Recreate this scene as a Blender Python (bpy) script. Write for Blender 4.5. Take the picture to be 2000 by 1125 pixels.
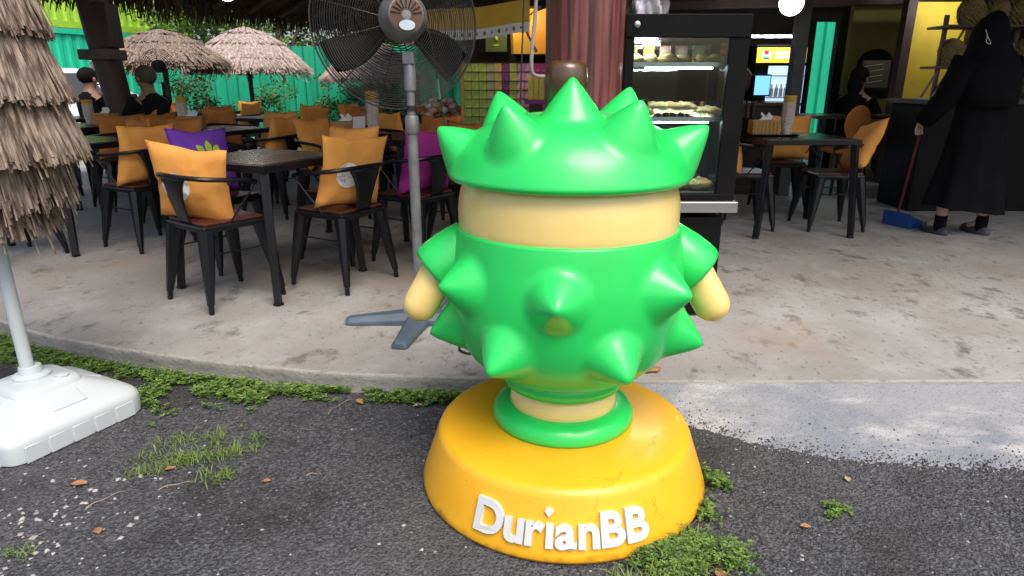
import bpy, math, random
from math import sin, cos, pi, radians as R, sqrt, atan2
from mathutils import Vector as V, Matrix, noise, Euler
random.seed(7)
sc = bpy.context.scene
for o in list(bpy.data.objects): bpy.data.objects.remove(o)
col = sc.collection

# ------------------------------------------------------------ camera, sky, sun, exposure
cam_d = bpy.data.cameras.new('camera'); cam = bpy.data.objects.new('camera', cam_d); col.objects.link(cam)
cam_d.sensor_width = 36; cam_d.lens = 23.04; cam_d.clip_start = .05; cam_d.clip_end = 500
cam.location = (0, 0, 1.25); cam.rotation_euler = (R(90-17.5), 0, 0)
sc.camera = cam
SUN_EL, SUN_AZ = R(58), R(150)            # azimuth clockwise from +Y: behind the camera, to the right
w = bpy.data.worlds.new('World'); sc.world = w; w.use_nodes = True
nt = w.node_tree; bg = nt.nodes['Background']
sky = nt.nodes.new('ShaderNodeTexSky'); sky.sky_type = 'NISHITA'; sky.sun_disc = False
sky.sun_elevation = SUN_EL; sky.sun_rotation = SUN_AZ; sky.air_density = 1.0; sky.dust_density = 4.0; sky.ozone_density = .6
nt.links.new(sky.outputs[0], bg.inputs[0]); bg.inputs[1].default_value = .15
sd = bpy.data.lights.new('sun', 'SUN'); sd.energy = 1.5; sd.angle = R(38); sd.color = (1, .96, .9)
sun = bpy.data.objects.new('sun', sd); col.objects.link(sun)
dirv = V((sin(SUN_AZ)*cos(SUN_EL), cos(SUN_AZ)*cos(SUN_EL), sin(SUN_EL)))
sun.rotation_euler = dirv.to_track_quat('Z', 'Y').to_euler(); sun.location = dirv*20
vs = sc.view_settings; vs.view_transform = 'Standard'; vs.look = 'None'; vs.exposure = 0.72; vs.gamma = 1; vs.use_curve_mapping = False
sc.cycles.use_denoising = True; sc.cycles.max_bounces = 6; sc.cycles.use_adaptive_sampling = True; sc.cycles.adaptive_threshold = .025; sc.cycles.caustics_reflective = False; sc.cycles.caustics_refractive = False
S = .09                                     # top of the raised concrete floor

# ------------------------------------------------------------ materials
MATS = {}
def mat(name, c1, c2=None, rough=.6, metal=0, scale=6, bump=0, bscale=60, stretch=(1,1,1), emit=0, spec=.5, contrast=(.35,.65), coat=0, detail=5, trans=0, alpha=1):
    m = bpy.data.materials.new(name); m.use_nodes = True; n = m.node_tree.nodes; l = m.node_tree.links
    b = n['Principled BSDF']; b.inputs['Roughness'].default_value = rough; b.inputs['Metallic'].default_value = metal
    b.inputs['Specular IOR Level'].default_value = spec; b.inputs['Coat Weight'].default_value = coat; b.inputs['Coat Roughness'].default_value = .12
    if trans: b.inputs['Transmission Weight'].default_value = trans
    if c2 is None: c2 = tuple(x*.8 for x in c1)
    tc = n.new('ShaderNodeTexCoord'); mp = n.new('ShaderNodeMapping'); mp.inputs['Scale'].default_value = stretch
    l.new(tc.outputs['Object'], mp.inputs[0])
    nz = n.new('ShaderNodeTexNoise'); nz.inputs['Scale'].default_value = scale; nz.inputs['Detail'].default_value = detail
    l.new(mp.outputs[0], nz.inputs['Vector'])
    cr = n.new('ShaderNodeValToRGB'); e = cr.color_ramp.elements
    e[0].position, e[1].position = contrast; e[0].color = (*c2, 1); e[1].color = (*c1, 1)
    l.new(nz.outputs[0], cr.inputs[0]); l.new(cr.outputs[0], b.inputs['Base Color'])
    if bump:
        n2 = n.new('ShaderNodeTexNoise'); n2.inputs['Scale'].default_value = bscale; n2.inputs['Detail'].default_value = 4
        l.new(mp.outputs[0], n2.inputs['Vector'])
        bp = n.new('ShaderNodeBump'); bp.inputs['Strength'].default_value = bump; bp.inputs['Distance'].default_value = .01
        l.new(n2.outputs[0], bp.inputs['Height']); l.new(bp.outputs[0], b.inputs['Normal'])
    if emit:
        b.inputs['Emission Color'].default_value = (*c1, 1); b.inputs['Emission Strength'].default_value = emit
    MATS[name] = m
    return m
def nodes(name):
    m = MATS[name]; return m.node_tree.nodes, m.node_tree.links, m.node_tree.nodes['Principled BSDF']

mat('green_paint', (.024,.64,.115), (.019,.57,.10), rough=.33, scale=3, coat=.25)
mat('flesh_paint', (.88,.66,.24), (.85,.62,.21), rough=.3, scale=3, coat=.4)
mat('yellow_paint', (.86,.44,.016), (.80,.39,.013), rough=.38, scale=4, bump=.05, bscale=25, coat=.15)
mat('brown_paint', (.085,.040,.014), (.07,.032,.012), rough=.28, coat=.4)
mat('white_paint', (.66,.67,.66), (.58,.59,.58), rough=.45)
mat('black_metal', (.006,.0065,.009), (.004,.0045,.006), rough=.34, spec=.35, bump=.03, bscale=90)
mat('black_matte', (.005,.005,.0055), (.008,.0075,.007), rough=.5, spec=.10)
mat('seat_wood', (.10,.028,.016), (.055,.016,.010), rough=.35, scale=5, stretch=(1,9,1))
mat('table_wood', (.040,.019,.012), (.022,.011,.008), rough=.24, scale=6, stretch=(1,10,1), bump=.1, bscale=40)
mat('orange_fabric', (.80,.36,.085), (.73,.31,.07), rough=.9, scale=9, bump=.25, bscale=22, spec=.2)
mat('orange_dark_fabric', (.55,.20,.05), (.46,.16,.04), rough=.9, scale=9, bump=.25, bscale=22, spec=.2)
mat('purple_fabric', (.15,.045,.36), (.12,.035,.30), rough=.9, scale=9, bump=.25, bscale=22, spec=.2)
mat('magenta_fabric', (.33,.03,.22), (.27,.024,.18), rough=.9, scale=9, bump=.25, bscale=22, spec=.2)
mat('print_white', (.8,.79,.76), rough=.8)
mat('print_grey', (.28,.25,.22), rough=.8)
mat('print_brown', (.28,.16,.05), rough=.8)
mat('thatch', (.32,.245,.19), (.075,.052,.038), rough=.9, scale=55, contrast=(.36,.60), stretch=(1,1,.06), spec=.15)
mat('thatch_light', (.50,.41,.35), (.24,.18,.15), rough=.9, scale=30, stretch=(1,1,.15), spec=.15)
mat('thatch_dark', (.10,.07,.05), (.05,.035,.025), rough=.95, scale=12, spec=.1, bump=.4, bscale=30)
mat('thatch_core', (.12,.08,.055), (.07,.045,.03), rough=.95)
mat('white_plastic', (.52,.565,.575), (.47,.515,.525), rough=.42, scale=4, bump=.04, bscale=12)
mat('trunk_wood', (.20,.062,.048), (.045,.014,.011), rough=.38, scale=48, stretch=(1,1,.04), bump=.7, bscale=30, contrast=(.32,.62), detail=9)
mat('dark_post', (.062,.026,.018), (.03,.014,.010), rough=.6, scale=7, stretch=(1,1,.12), bump=.4, bscale=20)
mat('rafter_wood', (.11,.085,.065), (.07,.05,.04), rough=.8, scale=8)
mat('fan_grey', (.23,.235,.235), (.16,.16,.16), rough=.42, metal=.35, scale=14)
mat('fan_base', (.085,.115,.145), (.065,.09,.115), rough=.5, scale=9, bump=.05, bscale=60)
mat('wire', (.028,.027,.026), (.05,.045,.04), rough=.4, metal=.6)
mat('silver', (.6,.62,.63), (.5,.52,.53), rough=.3, metal=.7)
mat('steel', (.50,.50,.48), (.42,.42,.40), rough=.33, metal=.85, stretch=(.2,4,4))
mat('rust', (.17,.10,.06), (.11,.06,.035), rough=.5, metal=.4)
mat('label_blue', (.55,.66,.74), rough=.3)
mat('glass_dark', (.02,.022,.028), rough=.1)
mat('rubber', (.012,.012,.012), rough=.6)
mat('cable_green', (.03,.16,.10), rough=.5)
mat('cable_white', (.26,.25,.235), rough=.5)
mat('container_green', (.012,.52,.30), (.010,.47,.265), rough=.5, scale=1.2)
mat('fence_green', (.010,.36,.20), (.008,.28,.15), rough=.5, scale=1.5, stretch=(4,4,.3))
mat('lime_paint', (.38,.60,.05), (.30,.50,.04), rough=.5)
mat('leaf', (.155,.25,.045), (.04,.08,.018), rough=.55, contrast=(.38,.6), scale=45, spec=.3)
mat('leaf_dark', (.05,.10,.02), (.022,.05,.012), rough=.6, scale=2, spec=.3)
mat('grass_blade', (.18,.25,.055), (.09,.14,.03), rough=.6, scale=25, spec=.3)
mat('bark', (.10,.075,.055), rough=.9, bump=.4)
mat('stone_dark', (.125,.125,.132), (.018,.018,.020), rough=.8, scale=75, contrast=(.40,.68))
mat('stone_light', (.42,.41,.39), (.25,.24,.23), rough=.85, scale=40)
mat('dead_leaf', (.36,.17,.07), (.24,.12,.06), rough=.8, scale=40)
mat('dead_leaf_pale', (.50,.36,.20), (.38,.27,.16), rough=.8, scale=40)
mat('twig', (.32,.26,.20), (.2,.16,.12), rough=.9)
mat('kraft', (.42,.23,.055), (.36,.19,.045), rough=.7)
mat('wood_box', (.38,.20,.05), (.31,.16,.04), rough=.6, stretch=(1,1,8))
mat('paper', (.72,.70,.66), (.66,.64,.60), rough=.85)
mat('cup_paper', (.62,.57,.50), (.36,.22,.17), rough=.7, scale=90, contrast=(.42,.5))
mat('cup_yellow', (.62,.42,.06), (.55,.30,.05), rough=.7, scale=60)
mat('skin', (.32,.17,.11), (.28,.15,.09), rough=.55)
mat('skin_pale', (.55,.36,.27), (.5,.32,.24), rough=.55)
mat('black_cloth', (.0045,.0045,.0055), (.0065,.0065,.0075), rough=.9, spec=.12, bump=.15, bscale=9)
mat('dark_cloth', (.008,.008,.010), (.012,.012,.014), rough=.9, spec=.15)
mat('blue_jeans', (.04,.06,.11), (.03,.045,.085), rough=.9)
mat('hair', (.008,.006,.005), rough=.8, spec=.15, bump=.5, bscale=40)
mat('grey_rubber', (.05,.052,.06), rough=.6)
mat('blue_plastic', (.015,.075,.30), (.012,.06,.26), rough=.4)
mat('maroon_plastic', (.14,.015,.025), rough=.4)
mat('wall_olive', (.26,.23,.05), (.20,.175,.04), rough=.85, scale=2)
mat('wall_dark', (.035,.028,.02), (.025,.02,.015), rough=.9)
mat('wall_yellow', (.70,.46,.03), (.62,.40,.025), rough=.7)
mat('banner_yellow', (.66,.40,.04), (.58,.34,.03), rough=.85)
mat('orange_bag', (.75,.33,.02), (.66,.28,.02), rough=.6)
mat('box_green', (.05,.085,.02), (.04,.07,.018), rough=.6)
mat('pack_mango', (.36,.42,.06), (.20,.30,.05), rough=.45, scale=28)
mat('pack_gold', (.52,.36,.06), (.35,.28,.06), rough=.45, scale=28)
mat('pack_teal', (.10,.30,.26), (.42,.30,.08), rough=.45, scale=22)
mat('pack_purple', (.20,.02,.16), (.10,.012,.10), rough=.45, scale=28)
mat('pack_lime', (.40,.52,.04), (.30,.34,.05), rough=.45, scale=28)
mat('pack_pink', (.58,.05,.22), (.40,.03,.14), rough=.45, scale=28)
mat('pack_rose', (.62,.12,.30), (.70,.45,.48), rough=.45, scale=24)
mat('goods_red', (.45,.16,.12), (.62,.46,.36), rough=.5, scale=22)
mat('pastry', (.62,.42,.16), (.45,.28,.09), rough=.7, scale=30, bump=.3, bscale=60)
mat('pastry_pale', (.66,.52,.24), (.5,.36,.14), rough=.7, scale=30, bump=.3, bscale=60)
mat('durian_husk', (.24,.17,.055), (.15,.11,.035), rough=.8, scale=20)
mat('foil', (.55,.52,.55), (.20,.16,.18), rough=.25, metal=.6, scale=20)
mat('sign_yellow', (.80,.62,.03), rough=.4, emit=.9)
mat('sign_red', (.55,.02,.03), rough=.4, emit=.5)
mat('sign_green', (.04,.30,.03), rough=.4, emit=.5)
mat('sign_white', (.9,.9,.85), rough=.4, emit=1.2)
mat('lamp_white', (1,.98,.94), rough=.4, emit=9)
mat('tube_white', (.86,.95,1), rough=.4, emit=45)
mat('lamp_warm', (1,.80,.52), rough=.4, emit=120)
mat('cooler_glow', (.45,.60,.85), (.38,.52,.78), rough=.4, emit=.8)
mat('screen_blue', (.15,.42,.75), rough=.3, emit=1.1)
mat('car_white', (.62,.65,.68), rough=.25, coat=.6)
mat('grey_post', (.05,.048,.05), (.035,.033,.033), rough=.6)
mat('fridge_inner', (.07,.09,.09), rough=.4)
mat('lime_print', (.36,.50,.03), (.28,.42,.02), rough=.8)

# clear glass: mostly see-through, mirrors a little
m = bpy.data.materials.new('glass'); m.use_nodes = True; n = m.node_tree.nodes; l = m.node_tree.links; n.remove(n['Principled BSDF'])
t = n.new('ShaderNodeBsdfTransparent'); t.inputs[0].default_value = (.86,.93,.92,1); g = n.new('ShaderNodeBsdfGlossy'); g.inputs['Roughness'].default_value = .03
fr = n.new('ShaderNodeFresnel'); fr.inputs[0].default_value = 1.5; mx = n.new('ShaderNodeMixShader')
l.new(fr.outputs[0], mx.inputs[0]); l.new(t.outputs[0], mx.inputs[1]); l.new(g.outputs[0], mx.inputs[2]); l.new(mx.outputs[0], n['Material Output'].inputs[0]); MATS['glass'] = m

def layered(name, base, layers, rough, bumps, coords='Object'):
    """base colour, then layers (noise scale, stretch, lo, hi, colour, amount); bumps (type, scale, strength, dist)"""
    m = bpy.data.materials.new(name); m.use_nodes = True; n = m.node_tree.nodes; l = m.node_tree.links; b = n['Principled BSDF']
    tc = n.new('ShaderNodeTexCoord'); prev = None
    for sc_, st, lo, hi, c, amt, kind in layers:
        mp = n.new('ShaderNodeMapping'); mp.inputs['Scale'].default_value = st; mp.inputs['Location'].default_value = (random.random()*9, random.random()*9, 0); l.new(tc.outputs[coords], mp.inputs[0])
        if kind == 'n':
            x = n.new('ShaderNodeTexNoise'); x.inputs['Scale'].default_value = sc_; x.inputs['Detail'].default_value = 5; x.inputs['Roughness'].default_value = .64; out = x.outputs[0]
        else:
            x = n.new('ShaderNodeTexVoronoi'); x.inputs['Scale'].default_value = sc_; out = x.outputs['Color'] if kind == 'c' else x.outputs['Distance']
        l.new(mp.outputs[0], x.inputs['Vector'])
        mr = n.new('ShaderNodeMapRange'); mr.inputs[1].default_value = lo; mr.inputs[2].default_value = hi; mr.inputs[3].default_value = 0; mr.inputs[4].default_value = amt; l.new(out, mr.inputs[0])
        mixn = n.new('ShaderNodeMix'); mixn.data_type = 'RGBA'; l.new(mr.outputs[0], mixn.inputs[0])
        if prev is None: mixn.inputs[6].default_value = (*base, 1)
        else: l.new(prev, mixn.inputs[6])
        mixn.inputs[7].default_value = (*c, 1); prev = mixn.outputs[2]
    l.new(prev, b.inputs['Base Color']); b.inputs['Roughness'].default_value = rough
    pn = None
    for kind, s_, st, dist in bumps:
        x = n.new('ShaderNodeTexNoise') if kind == 'n' else n.new('ShaderNodeTexVoronoi')
        x.inputs['Scale'].default_value = s_; l.new(tc.outputs[coords], x.inputs['Vector'])
        bp = n.new('ShaderNodeBump'); bp.inputs['Strength'].default_value = st; bp.inputs['Distance'].default_value = dist
        if kind == 'v': bp.invert = True
        l.new(x.outputs[0], bp.inputs['Height'])
        if pn: l.new(pn, bp.inputs['Normal'])
        pn = bp.outputs[0]
    if pn: l.new(pn, b.inputs['Normal'])
    MATS[name] = m
layered('soil', (.022,.020,.018), [(30,(1,1,1),.45,.7,(.045,.042,.04),.8,'n'), (140,(1,1,1),.5,.65,(.12,.12,.12),.8,'n')], .95, [('n',60,1,.02), ('v',120,.8,.006)])
layered('asphalt', (.030,.030,.033), [
    (115,(1,1,1),.3,.9,(.125,.125,.133),.95,'c'), (1.3,(1,1,1),.45,.65,(.095,.093,.097),.6,'n'), (2.4,(1,1,1),.50,.66,(.018,.016,.015),.75,'n'),
    (420,(1,1,1),.55,.7,(.15,.15,.155),.7,'n')], .8, [('v',115,1,.009), ('n',300,.5,.003), ('n',9,.25,.02)])
layered('floor_concrete', (.335,.325,.305), [
    (1.1,(1,1,1),.4,.7,(.235,.215,.185),.85,'n'), (2.6,(1,.9,1),.5,.72,(.43,.425,.41),.75,'n'), (6,(1.2,.8,1),.57,.68,(.135,.12,.105),.85,'n'),
    (30,(1.3,.8,1),.60,.70,(.10,.09,.08),.75,'n'), (120,(1,1,1),.58,.70,(.18,.165,.15),.6,'n'), (.8,(1,1,1),.54,.68,(.36,.26,.17),.5,'n'), (55,(1,1,1),.66,.72,(.60,.58,.55),.5,'n')], .58, [('n',45,.25,.01), ('n',240,.2,.004)])
layered('curb_concrete', (.33,.31,.275), [
    (3,(1,1,1),.4,.7,(.23,.215,.19),.9,'n'), (18,(1,1,2),.56,.7,(.12,.115,.10),.7,'n'), (90,(1,1,1),.6,.7,(.45,.43,.40),.5,'n')], .85, [('n',40,.5,.012), ('n',160,.4,.005)])
layered('apron_concrete', (.27,.275,.285), [
    (2.2,(1,1,1),.42,.62,(.19,.205,.235),.95,'n'), (4.5,(.6,1.4,1),.5,.66,(.43,.425,.41),.85,'n'), (14,(.6,1.4,1),.58,.7,(.22,.21,.20),.7,'n'),
    (150,(1,1,1),.575,.64,(.07,.07,.07),.85,'n'), (60,(1,1,1),.63,.72,(.10,.10,.10),.8,'n')], .8, [('n',60,.25,.008), ('n',220,.35,.004)])
# weathering of the pedestal top: faint cracks and stains
n, l, b = nodes('yellow_paint')
tc = n.new('ShaderNodeTexCoord'); nz = n.new('ShaderNodeTexNoise'); nz.inputs['Scale'].default_value = 5; nz.inputs['Detail'].default_value = 9
l.new(tc.outputs['Object'], nz.inputs['Vector'])
mr = n.new('ShaderNodeMath'); mr.operation = 'SUBTRACT'; mr.inputs[1].default_value = .5; l.new(nz.outputs[0], mr.inputs[0])
ab = n.new('ShaderNodeMath'); ab.operation = 'ABSOLUTE'; l.new(mr.outputs[0], ab.inputs[0])
rp = n.new('ShaderNodeMapRange'); rp.inputs[1].default_value = .0; rp.inputs[2].default_value = .006; rp.inputs[3].default_value = .55; rp.inputs[4].default_value = 0; l.new(ab.outputs[0], rp.inputs[0])
n2 = n.new('ShaderNodeTexNoise'); n2.inputs['Scale'].default_value = 3.1; l.new(tc.outputs['Object'], n2.inputs['Vector'])
r2 = n.new('ShaderNodeMapRange'); r2.inputs[1].default_value = .5; r2.inputs[2].default_value = .62; l.new(n2.outputs[0], r2.inputs[0])
mm = n.new('ShaderNodeMath'); mm.operation = 'MULTIPLY'; l.new(rp.outputs[0], mm.inputs[0]); l.new(r2.outputs[0], mm.inputs[1])
n3 = n.new('ShaderNodeTexNoise'); n3.inputs['Scale'].default_value = 130; l.new(tc.outputs['Object'], n3.inputs['Vector'])
r3 = n.new('ShaderNodeMapRange'); r3.inputs[1].default_value = .71; r3.inputs[2].default_value = .76; r3.inputs[4].default_value = .7; l.new(n3.outputs[0], r3.inputs[0])
mxx = n.new('ShaderNodeMath'); mxx.operation = 'MAXIMUM'; l.new(mm.outputs[0], mxx.inputs[0]); l.new(r3.outputs[0], mxx.inputs[1])
src = b.inputs['Base Color'].links[0].from_socket
sx_ = n.new('ShaderNodeSeparateXYZ'); l.new(tc.outputs['Object'], sx_.inputs[0])
zr = n.new('ShaderNodeMapRange'); zr.inputs[1].default_value = 0; zr.inputs[2].default_value = .055; zr.inputs[3].default_value = .34; zr.inputs[4].default_value = 0; l.new(sx_.outputs[2], zr.inputs[0])
n4 = n.new('ShaderNodeTexNoise'); n4.inputs['Scale'].default_value = 22; n4.inputs['Detail'].default_value = 6; l.new(tc.outputs['Object'], n4.inputs['Vector'])
ad = n.new('ShaderNodeMath'); ad.operation = 'ADD'; l.new(zr.outputs[0], ad.inputs[0]); l.new(n4.outputs[0], ad.inputs[1])
gr = n.new('ShaderNodeMapRange'); gr.inputs[1].default_value = .70; gr.inputs[2].default_value = .95; gr.inputs[4].default_value = .6; l.new(ad.outputs[0], gr.inputs[0])
mx2 = n.new('ShaderNodeMath'); mx2.operation = 'MAXIMUM'; l.new(mxx.outputs[0], mx2.inputs[0]); l.new(gr.outputs[0], mx2.inputs[1])
mc = n.new('ShaderNodeMix'); mc.data_type = 'RGBA'; l.new(mx2.outputs[0], mc.inputs[0]); l.new(src, mc.inputs[6]); mc.inputs[7].default_value = (.22,.09,.01,1); l.new(mc.outputs[2], b.inputs['Base Color'])

# ------------------------------------------------------------ mesh helpers
class MB:
    def __init__(s): s.v = []; s.f = []
    def add(s, vs, fs):
        k = len(s.v); s.v += [tuple(p) for p in vs]; s.f += [tuple(i+k for i in f) for f in fs]; return s
    def box(s, c, d, rz=0, M=None):
        M = M or Matrix.Rotation(rz, 3, 'Z'); c = V(c)
        vs = [c + M @ V((x*d[0]/2, y*d[1]/2, z*d[2]/2)) for x in (-1,1) for y in (-1,1) for z in (-1,1)]
        return s.add(vs, [(0,1,3,2),(4,6,7,5),(0,4,5,1),(2,3,7,6),(0,2,6,4),(1,5,7,3)])
    def bar(s, a, b, w, h=None, w2=None, h2=None):
        a, b = V(a), V(b); h = h or w; w2 = w2 or w; h2 = h2 or (h if w2 == w else h*w2/w); d = (b-a).normalized()
        x = d.cross(V((0,0,1))); x = V((1,0,0)) if x.length < .05 else x.normalized(); y = d.cross(x)
        vs = [p + x*sx*ww/2 + y*sy*hh/2 for p, ww, hh in ((a,w,h),(b,w2,h2)) for sx, sy in ((-1,-1),(1,-1),(1,1),(-1,1))]
        return s.add(vs, [(0,1,2,3),(7,6,5,4),(0,4,5,1),(1,5,6,2),(2,6,7,3),(3,7,4,0)])
    def tube(s, pts, r, n=8, cap=True, flat=1):
        pts = [V(p) for p in pts]; rs = r if isinstance(r, (list, tuple)) else [r]*len(pts); vs = []; up = None
        for i, p in enumerate(pts):
            d = (pts[min(i+1, len(pts)-1)] - pts[max(i-1, 0)]).normalized()
            if up is None: up = V((0,0,1)) if abs(d.z) < .9 else V((1,0,0))
            x = up.cross(d).normalized(); y = d.cross(x); up = y
            vs += [p + (x*cos(2*pi*k/n)*flat + y*sin(2*pi*k/n))*rs[i] for k in range(n)]
        fs = [(i*n+k, i*n+(k+1) % n, (i+1)*n+(k+1) % n, (i+1)*n+k) for i in range(len(pts)-1) for k in range(n)]
        if cap: fs += [tuple(range(n))[::-1], tuple((len(pts)-1)*n+k for k in range(n))]
        return s.add(vs, fs)
    def lathe(s, prof, c=(0,0,0), n=32, M=None, cap=True):
        M = M or Matrix.Identity(3); c = V(c)
        vs = [c + M @ V((r*cos(2*pi*k/n), r*sin(2*pi*k/n), z)) for r, z in prof for k in range(n)]
        fs = [(i*n+k, i*n+(k+1) % n, (i+1)*n+(k+1) % n, (i+1)*n+k) for i in range(len(prof)-1) for k in range(n)]
        if cap: fs += [tuple(range(n))[::-1], tuple((len(prof)-1)*n+k for k in range(n))]
        return s.add(vs, fs)
    def rings(s, rings, cap=True):
        n = len(rings[0]); vs = [p for r in rings for p in r]
        fs = [(i*n+k, i*n+(k+1) % n, (i+1)*n+(k+1) % n, (i+1)*n+k) for i in range(len(rings)-1) for k in range(n)]
        if cap: fs += [tuple(range(n))[::-1], tuple((len(rings)-1)*n+k for k in range(n))]
        return s.add(vs, fs)
    def grid(s, fn, nu, nv):
        vs = [fn(i/nu, j/nv) for j in range(nv+1) for i in range(nu+1)]
        return s.add(vs, [(j*(nu+1)+i, j*(nu+1)+i+1, (j+1)*(nu+1)+i+1, (j+1)*(nu+1)+i) for j in range(nv) for i in range(nu)])
    def ell(s, c, r, n=12, m=8, M=None, bumpy=0, seed=0):
        M = M or Matrix.Identity(3); c = V(c); rings = []
        for i in range(m+1):
            a = pi*i/m; row = []
            for k in range(n):
                b = 2*pi*k/n; q = V((sin(a)*cos(b), sin(a)*sin(b), -cos(a)))
                f = 1 + (bumpy*noise.noise(q*2.3 + V((seed*3.1, seed, 0))) if bumpy else 0)
                row.append(c + M @ V((q.x*r[0]*f, q.y*r[1]*f, q.z*r[2]*f)))
            rings.append(row)
        return s.rings(rings)
    def mesh(s, name, m):
        me = bpy.data.meshes.new(name); me.from_pydata(s.v, [], s.f); me.materials.append(MATS[m]); return me
    def build(s, name, m, parent=None, smooth=False, bevel=0, seg=2, loc=None, rz=0):
        me = s.mesh(name, m)
        if smooth:
            me.polygons.foreach_set('use_smooth', [True]*len(me.polygons))
            if smooth != 2: me.set_sharp_from_angle(angle=R(42))
        o = bpy.data.objects.new(name, me); col.objects.link(o)
        if parent: o.parent = parent
        if loc: o.location = loc; o.rotation_euler.z = rz
        if bevel:
            md = o.modifiers.new('bevel', 'BEVEL'); md.width = bevel; md.segments = seg; md.limit_method = 'ANGLE'
        return o
def tag(o, label=None, cat=None, group=None, kind=None):
    if label: o['label'] = label
    if cat: o['category'] = cat
    if group: o['group'] = group
    if kind: o['kind'] = kind
    return o
def empty(name, loc, rz, label, cat, group=None):
    o = bpy.data.objects.new(name, None); col.objects.link(o); o.location = loc; o.rotation_euler.z = rz; o.empty_display_size = .1
    return tag(o, label, cat, group)
def copy_tree(o, parent=None):
    c = o.copy(); col.objects.link(c); c.parent = parent
    for ch in o.children: copy_tree(ch, c)
    return c
def text_mesh(body, size, depth, off=0):
    cu = bpy.data.curves.new('t', 'FONT'); cu.body = body; cu.size = size; cu.extrude = depth; cu.offset = off; cu.resolution_u = 6
    o = bpy.data.objects.new('t', cu); col.objects.link(o)
    me = bpy.data.meshes.new_from_object(o.evaluated_get(bpy.context.evaluated_depsgraph_get()))
    vs = [tuple(v.co) for v in me.vertices]; fs = [tuple(p.vertices) for p in me.polygons]
    bpy.data.objects.remove(o); bpy.data.curves.remove(cu); bpy.data.meshes.remove(me)
    return vs, fs
def spline(pts, k):
    pts = [V(p) for p in pts]; out = []
    for i in range(len(pts)-1):
        p0, p1, p2, p3 = pts[max(i-1,0)], pts[i], pts[i+1], pts[min(i+2,len(pts)-1)]
        for j in range(k):
            t = j/k; out.append(.5*((2*p1)+(p2-p0)*t+(2*p0-5*p1+4*p2-p3)*t*t+(3*p1-p0-3*p2+p3)*t**3))
    return out + [pts[-1]]
rnd = random.uniform

# ------------------------------------------------------------ ground, raised floor, apron
EDGE = spline([(-9,11.5,0),(-6.2,7.4,0),(-4.4,4.9,0),(-3.2,3.58,0),(-2.491,3.063,0),(-1.963,2.828,0),(-1.469,2.668,0),(-1.096,2.575,0),(-.749,2.508,0),(-.424,2.478,0),(-.105,2.458,0),(.52,2.424,0),(1.247,2.424,0),(2.082,2.429,0),(4,2.47,0),(9,2.7,0)], 14)
g = MB(); g.add([(-80,-40,0),(80,-40,0),(80,90,0),(-80,90,0)], [(0,1,2,3)]); tag(g.build('ground', 'asphalt'), kind='structure')
k = len(EDGE); fl = MB()
def jit(p, a, s): return a*noise.noise(V((p.x*s, p.y*s, 3.3)))
top = [(p.x, p.y+.012+jit(p,.006,9), S) for p in EDGE]
fl.add(top + [(9,20,S),(-9,20,S)], [tuple(range(k+2))])
tag(fl.build('floor', 'floor_concrete'), kind='structure')
cb = MB()
prof = [(.012,S,.006), (.003,S-.003,.006), (0,S-.012,.006), (.006,.05,.010), (.012,.02,.012), (.004,-.02,.015)]
vs = [(p.x, p.y+dy+jit(p,a,9)+jit(p,a*.5,40) if i else p.y+.012+jit(p,.006,9), z) for i, (dy, z, a) in enumerate(prof) for p in EDGE]
cb.add(vs, [(i*k+j+1, i*k+j, (i+1)*k+j, (i+1)*k+j+1) for i in range(len(prof)-1) for j in range(k-1)])
tag(cb.build('kerb', 'curb_concrete', smooth=2), kind='structure')
def ramp_end(x):
    P = [(.3,2.40),(.5,2.33),(.66,2.23),(.92,2.08),(1.23,1.965),(1.48,1.95),(1.73,1.93),(2.4,1.9),(5.2,1.86)]
    for (a, ya), (b, yb) in zip(P, P[1:]):
        if x <= b: return ya + (yb-ya)*max(0, (x-a)/(b-a))
    return 1.86
def ramp(u, v):
    x = .36 + 1.75*u*1.25 if u < .8 else .36 + 1.75 + (u-.8)/.2*3
    y = 1.80 + v*(2.418-1.80); e = ramp_end(x) + .03*noise.noise(V((x*5,0,7)))
    z = .086*min(1, (y-e)/max(.05, 2.40-e))
    q = max(.18, 1-abs(y-e)/.07)
    z += (.007*noise.noise(V((x*75,y*75,0))) + .005*noise.noise(V((x*22,y*22,4))))*(q if y < 2.38 else .1)
    return (x, y, max(z, -.02) if y < 2.405 else min(z, S-.004))
tag(MB().grid(ramp, 380, 110).build('pavement_ramp', 'apron_concrete', smooth=2), kind='structure')

# loose chippings over the asphalt, too small to count
def on_ramp(x, y): return x > .4 and y > ramp_end(x)-.01
def in_ped(x, y): return (x-.168)**2 + (y-1.925)**2 < .47**2
def edge_y(x):
    for a, b in zip(EDGE, EDGE[1:]):
        if a.x <= x <= b.x: return a.y + (b.y-a.y)*(x-a.x)/(b.x-a.x)
    return 2.5
def stones(n, region, smin, smax, name, m, label):
    mb = MB(); c = 0
    while c < n:
        x, y = region()
        if on_ramp(x, y) or in_ped(x, y) or y > edge_y(x)-.01: continue
        c += 1; s = smin + (smax-smin)*random.random()**2.5; a = rnd(0, 6.3); ca, sa = cos(a), sin(a)
        d = [s*rnd(.6,1.25) for _ in range(5)]; h = s*rnd(.4,.8)
        mb.add([(x+ca*d[0],y+sa*d[0],.001),(x-sa*d[1],y+ca*d[1],.001),(x-ca*d[2],y-sa*d[2],.001),(x+sa*d[3],y-ca*d[3],.001),(x+ca*d[4]*.3,y+sa*d[4]*.3,h),(x-ca*d[0]*.35,y-sa*d[1]*.35,h*.85)],
               [(0,1,4),(1,5,4),(1,2,5),(2,3,5),(3,4,5),(3,0,4)])
    return tag(mb.build(name, m), label, 'gravel', kind='stuff')
stones(24000, lambda: (rnd(-2.3,2.3), rnd(.9,3.0)), .0025, .008, 'gravel', 'stone_dark', 'dark chippings loose on the worn asphalt')
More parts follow.
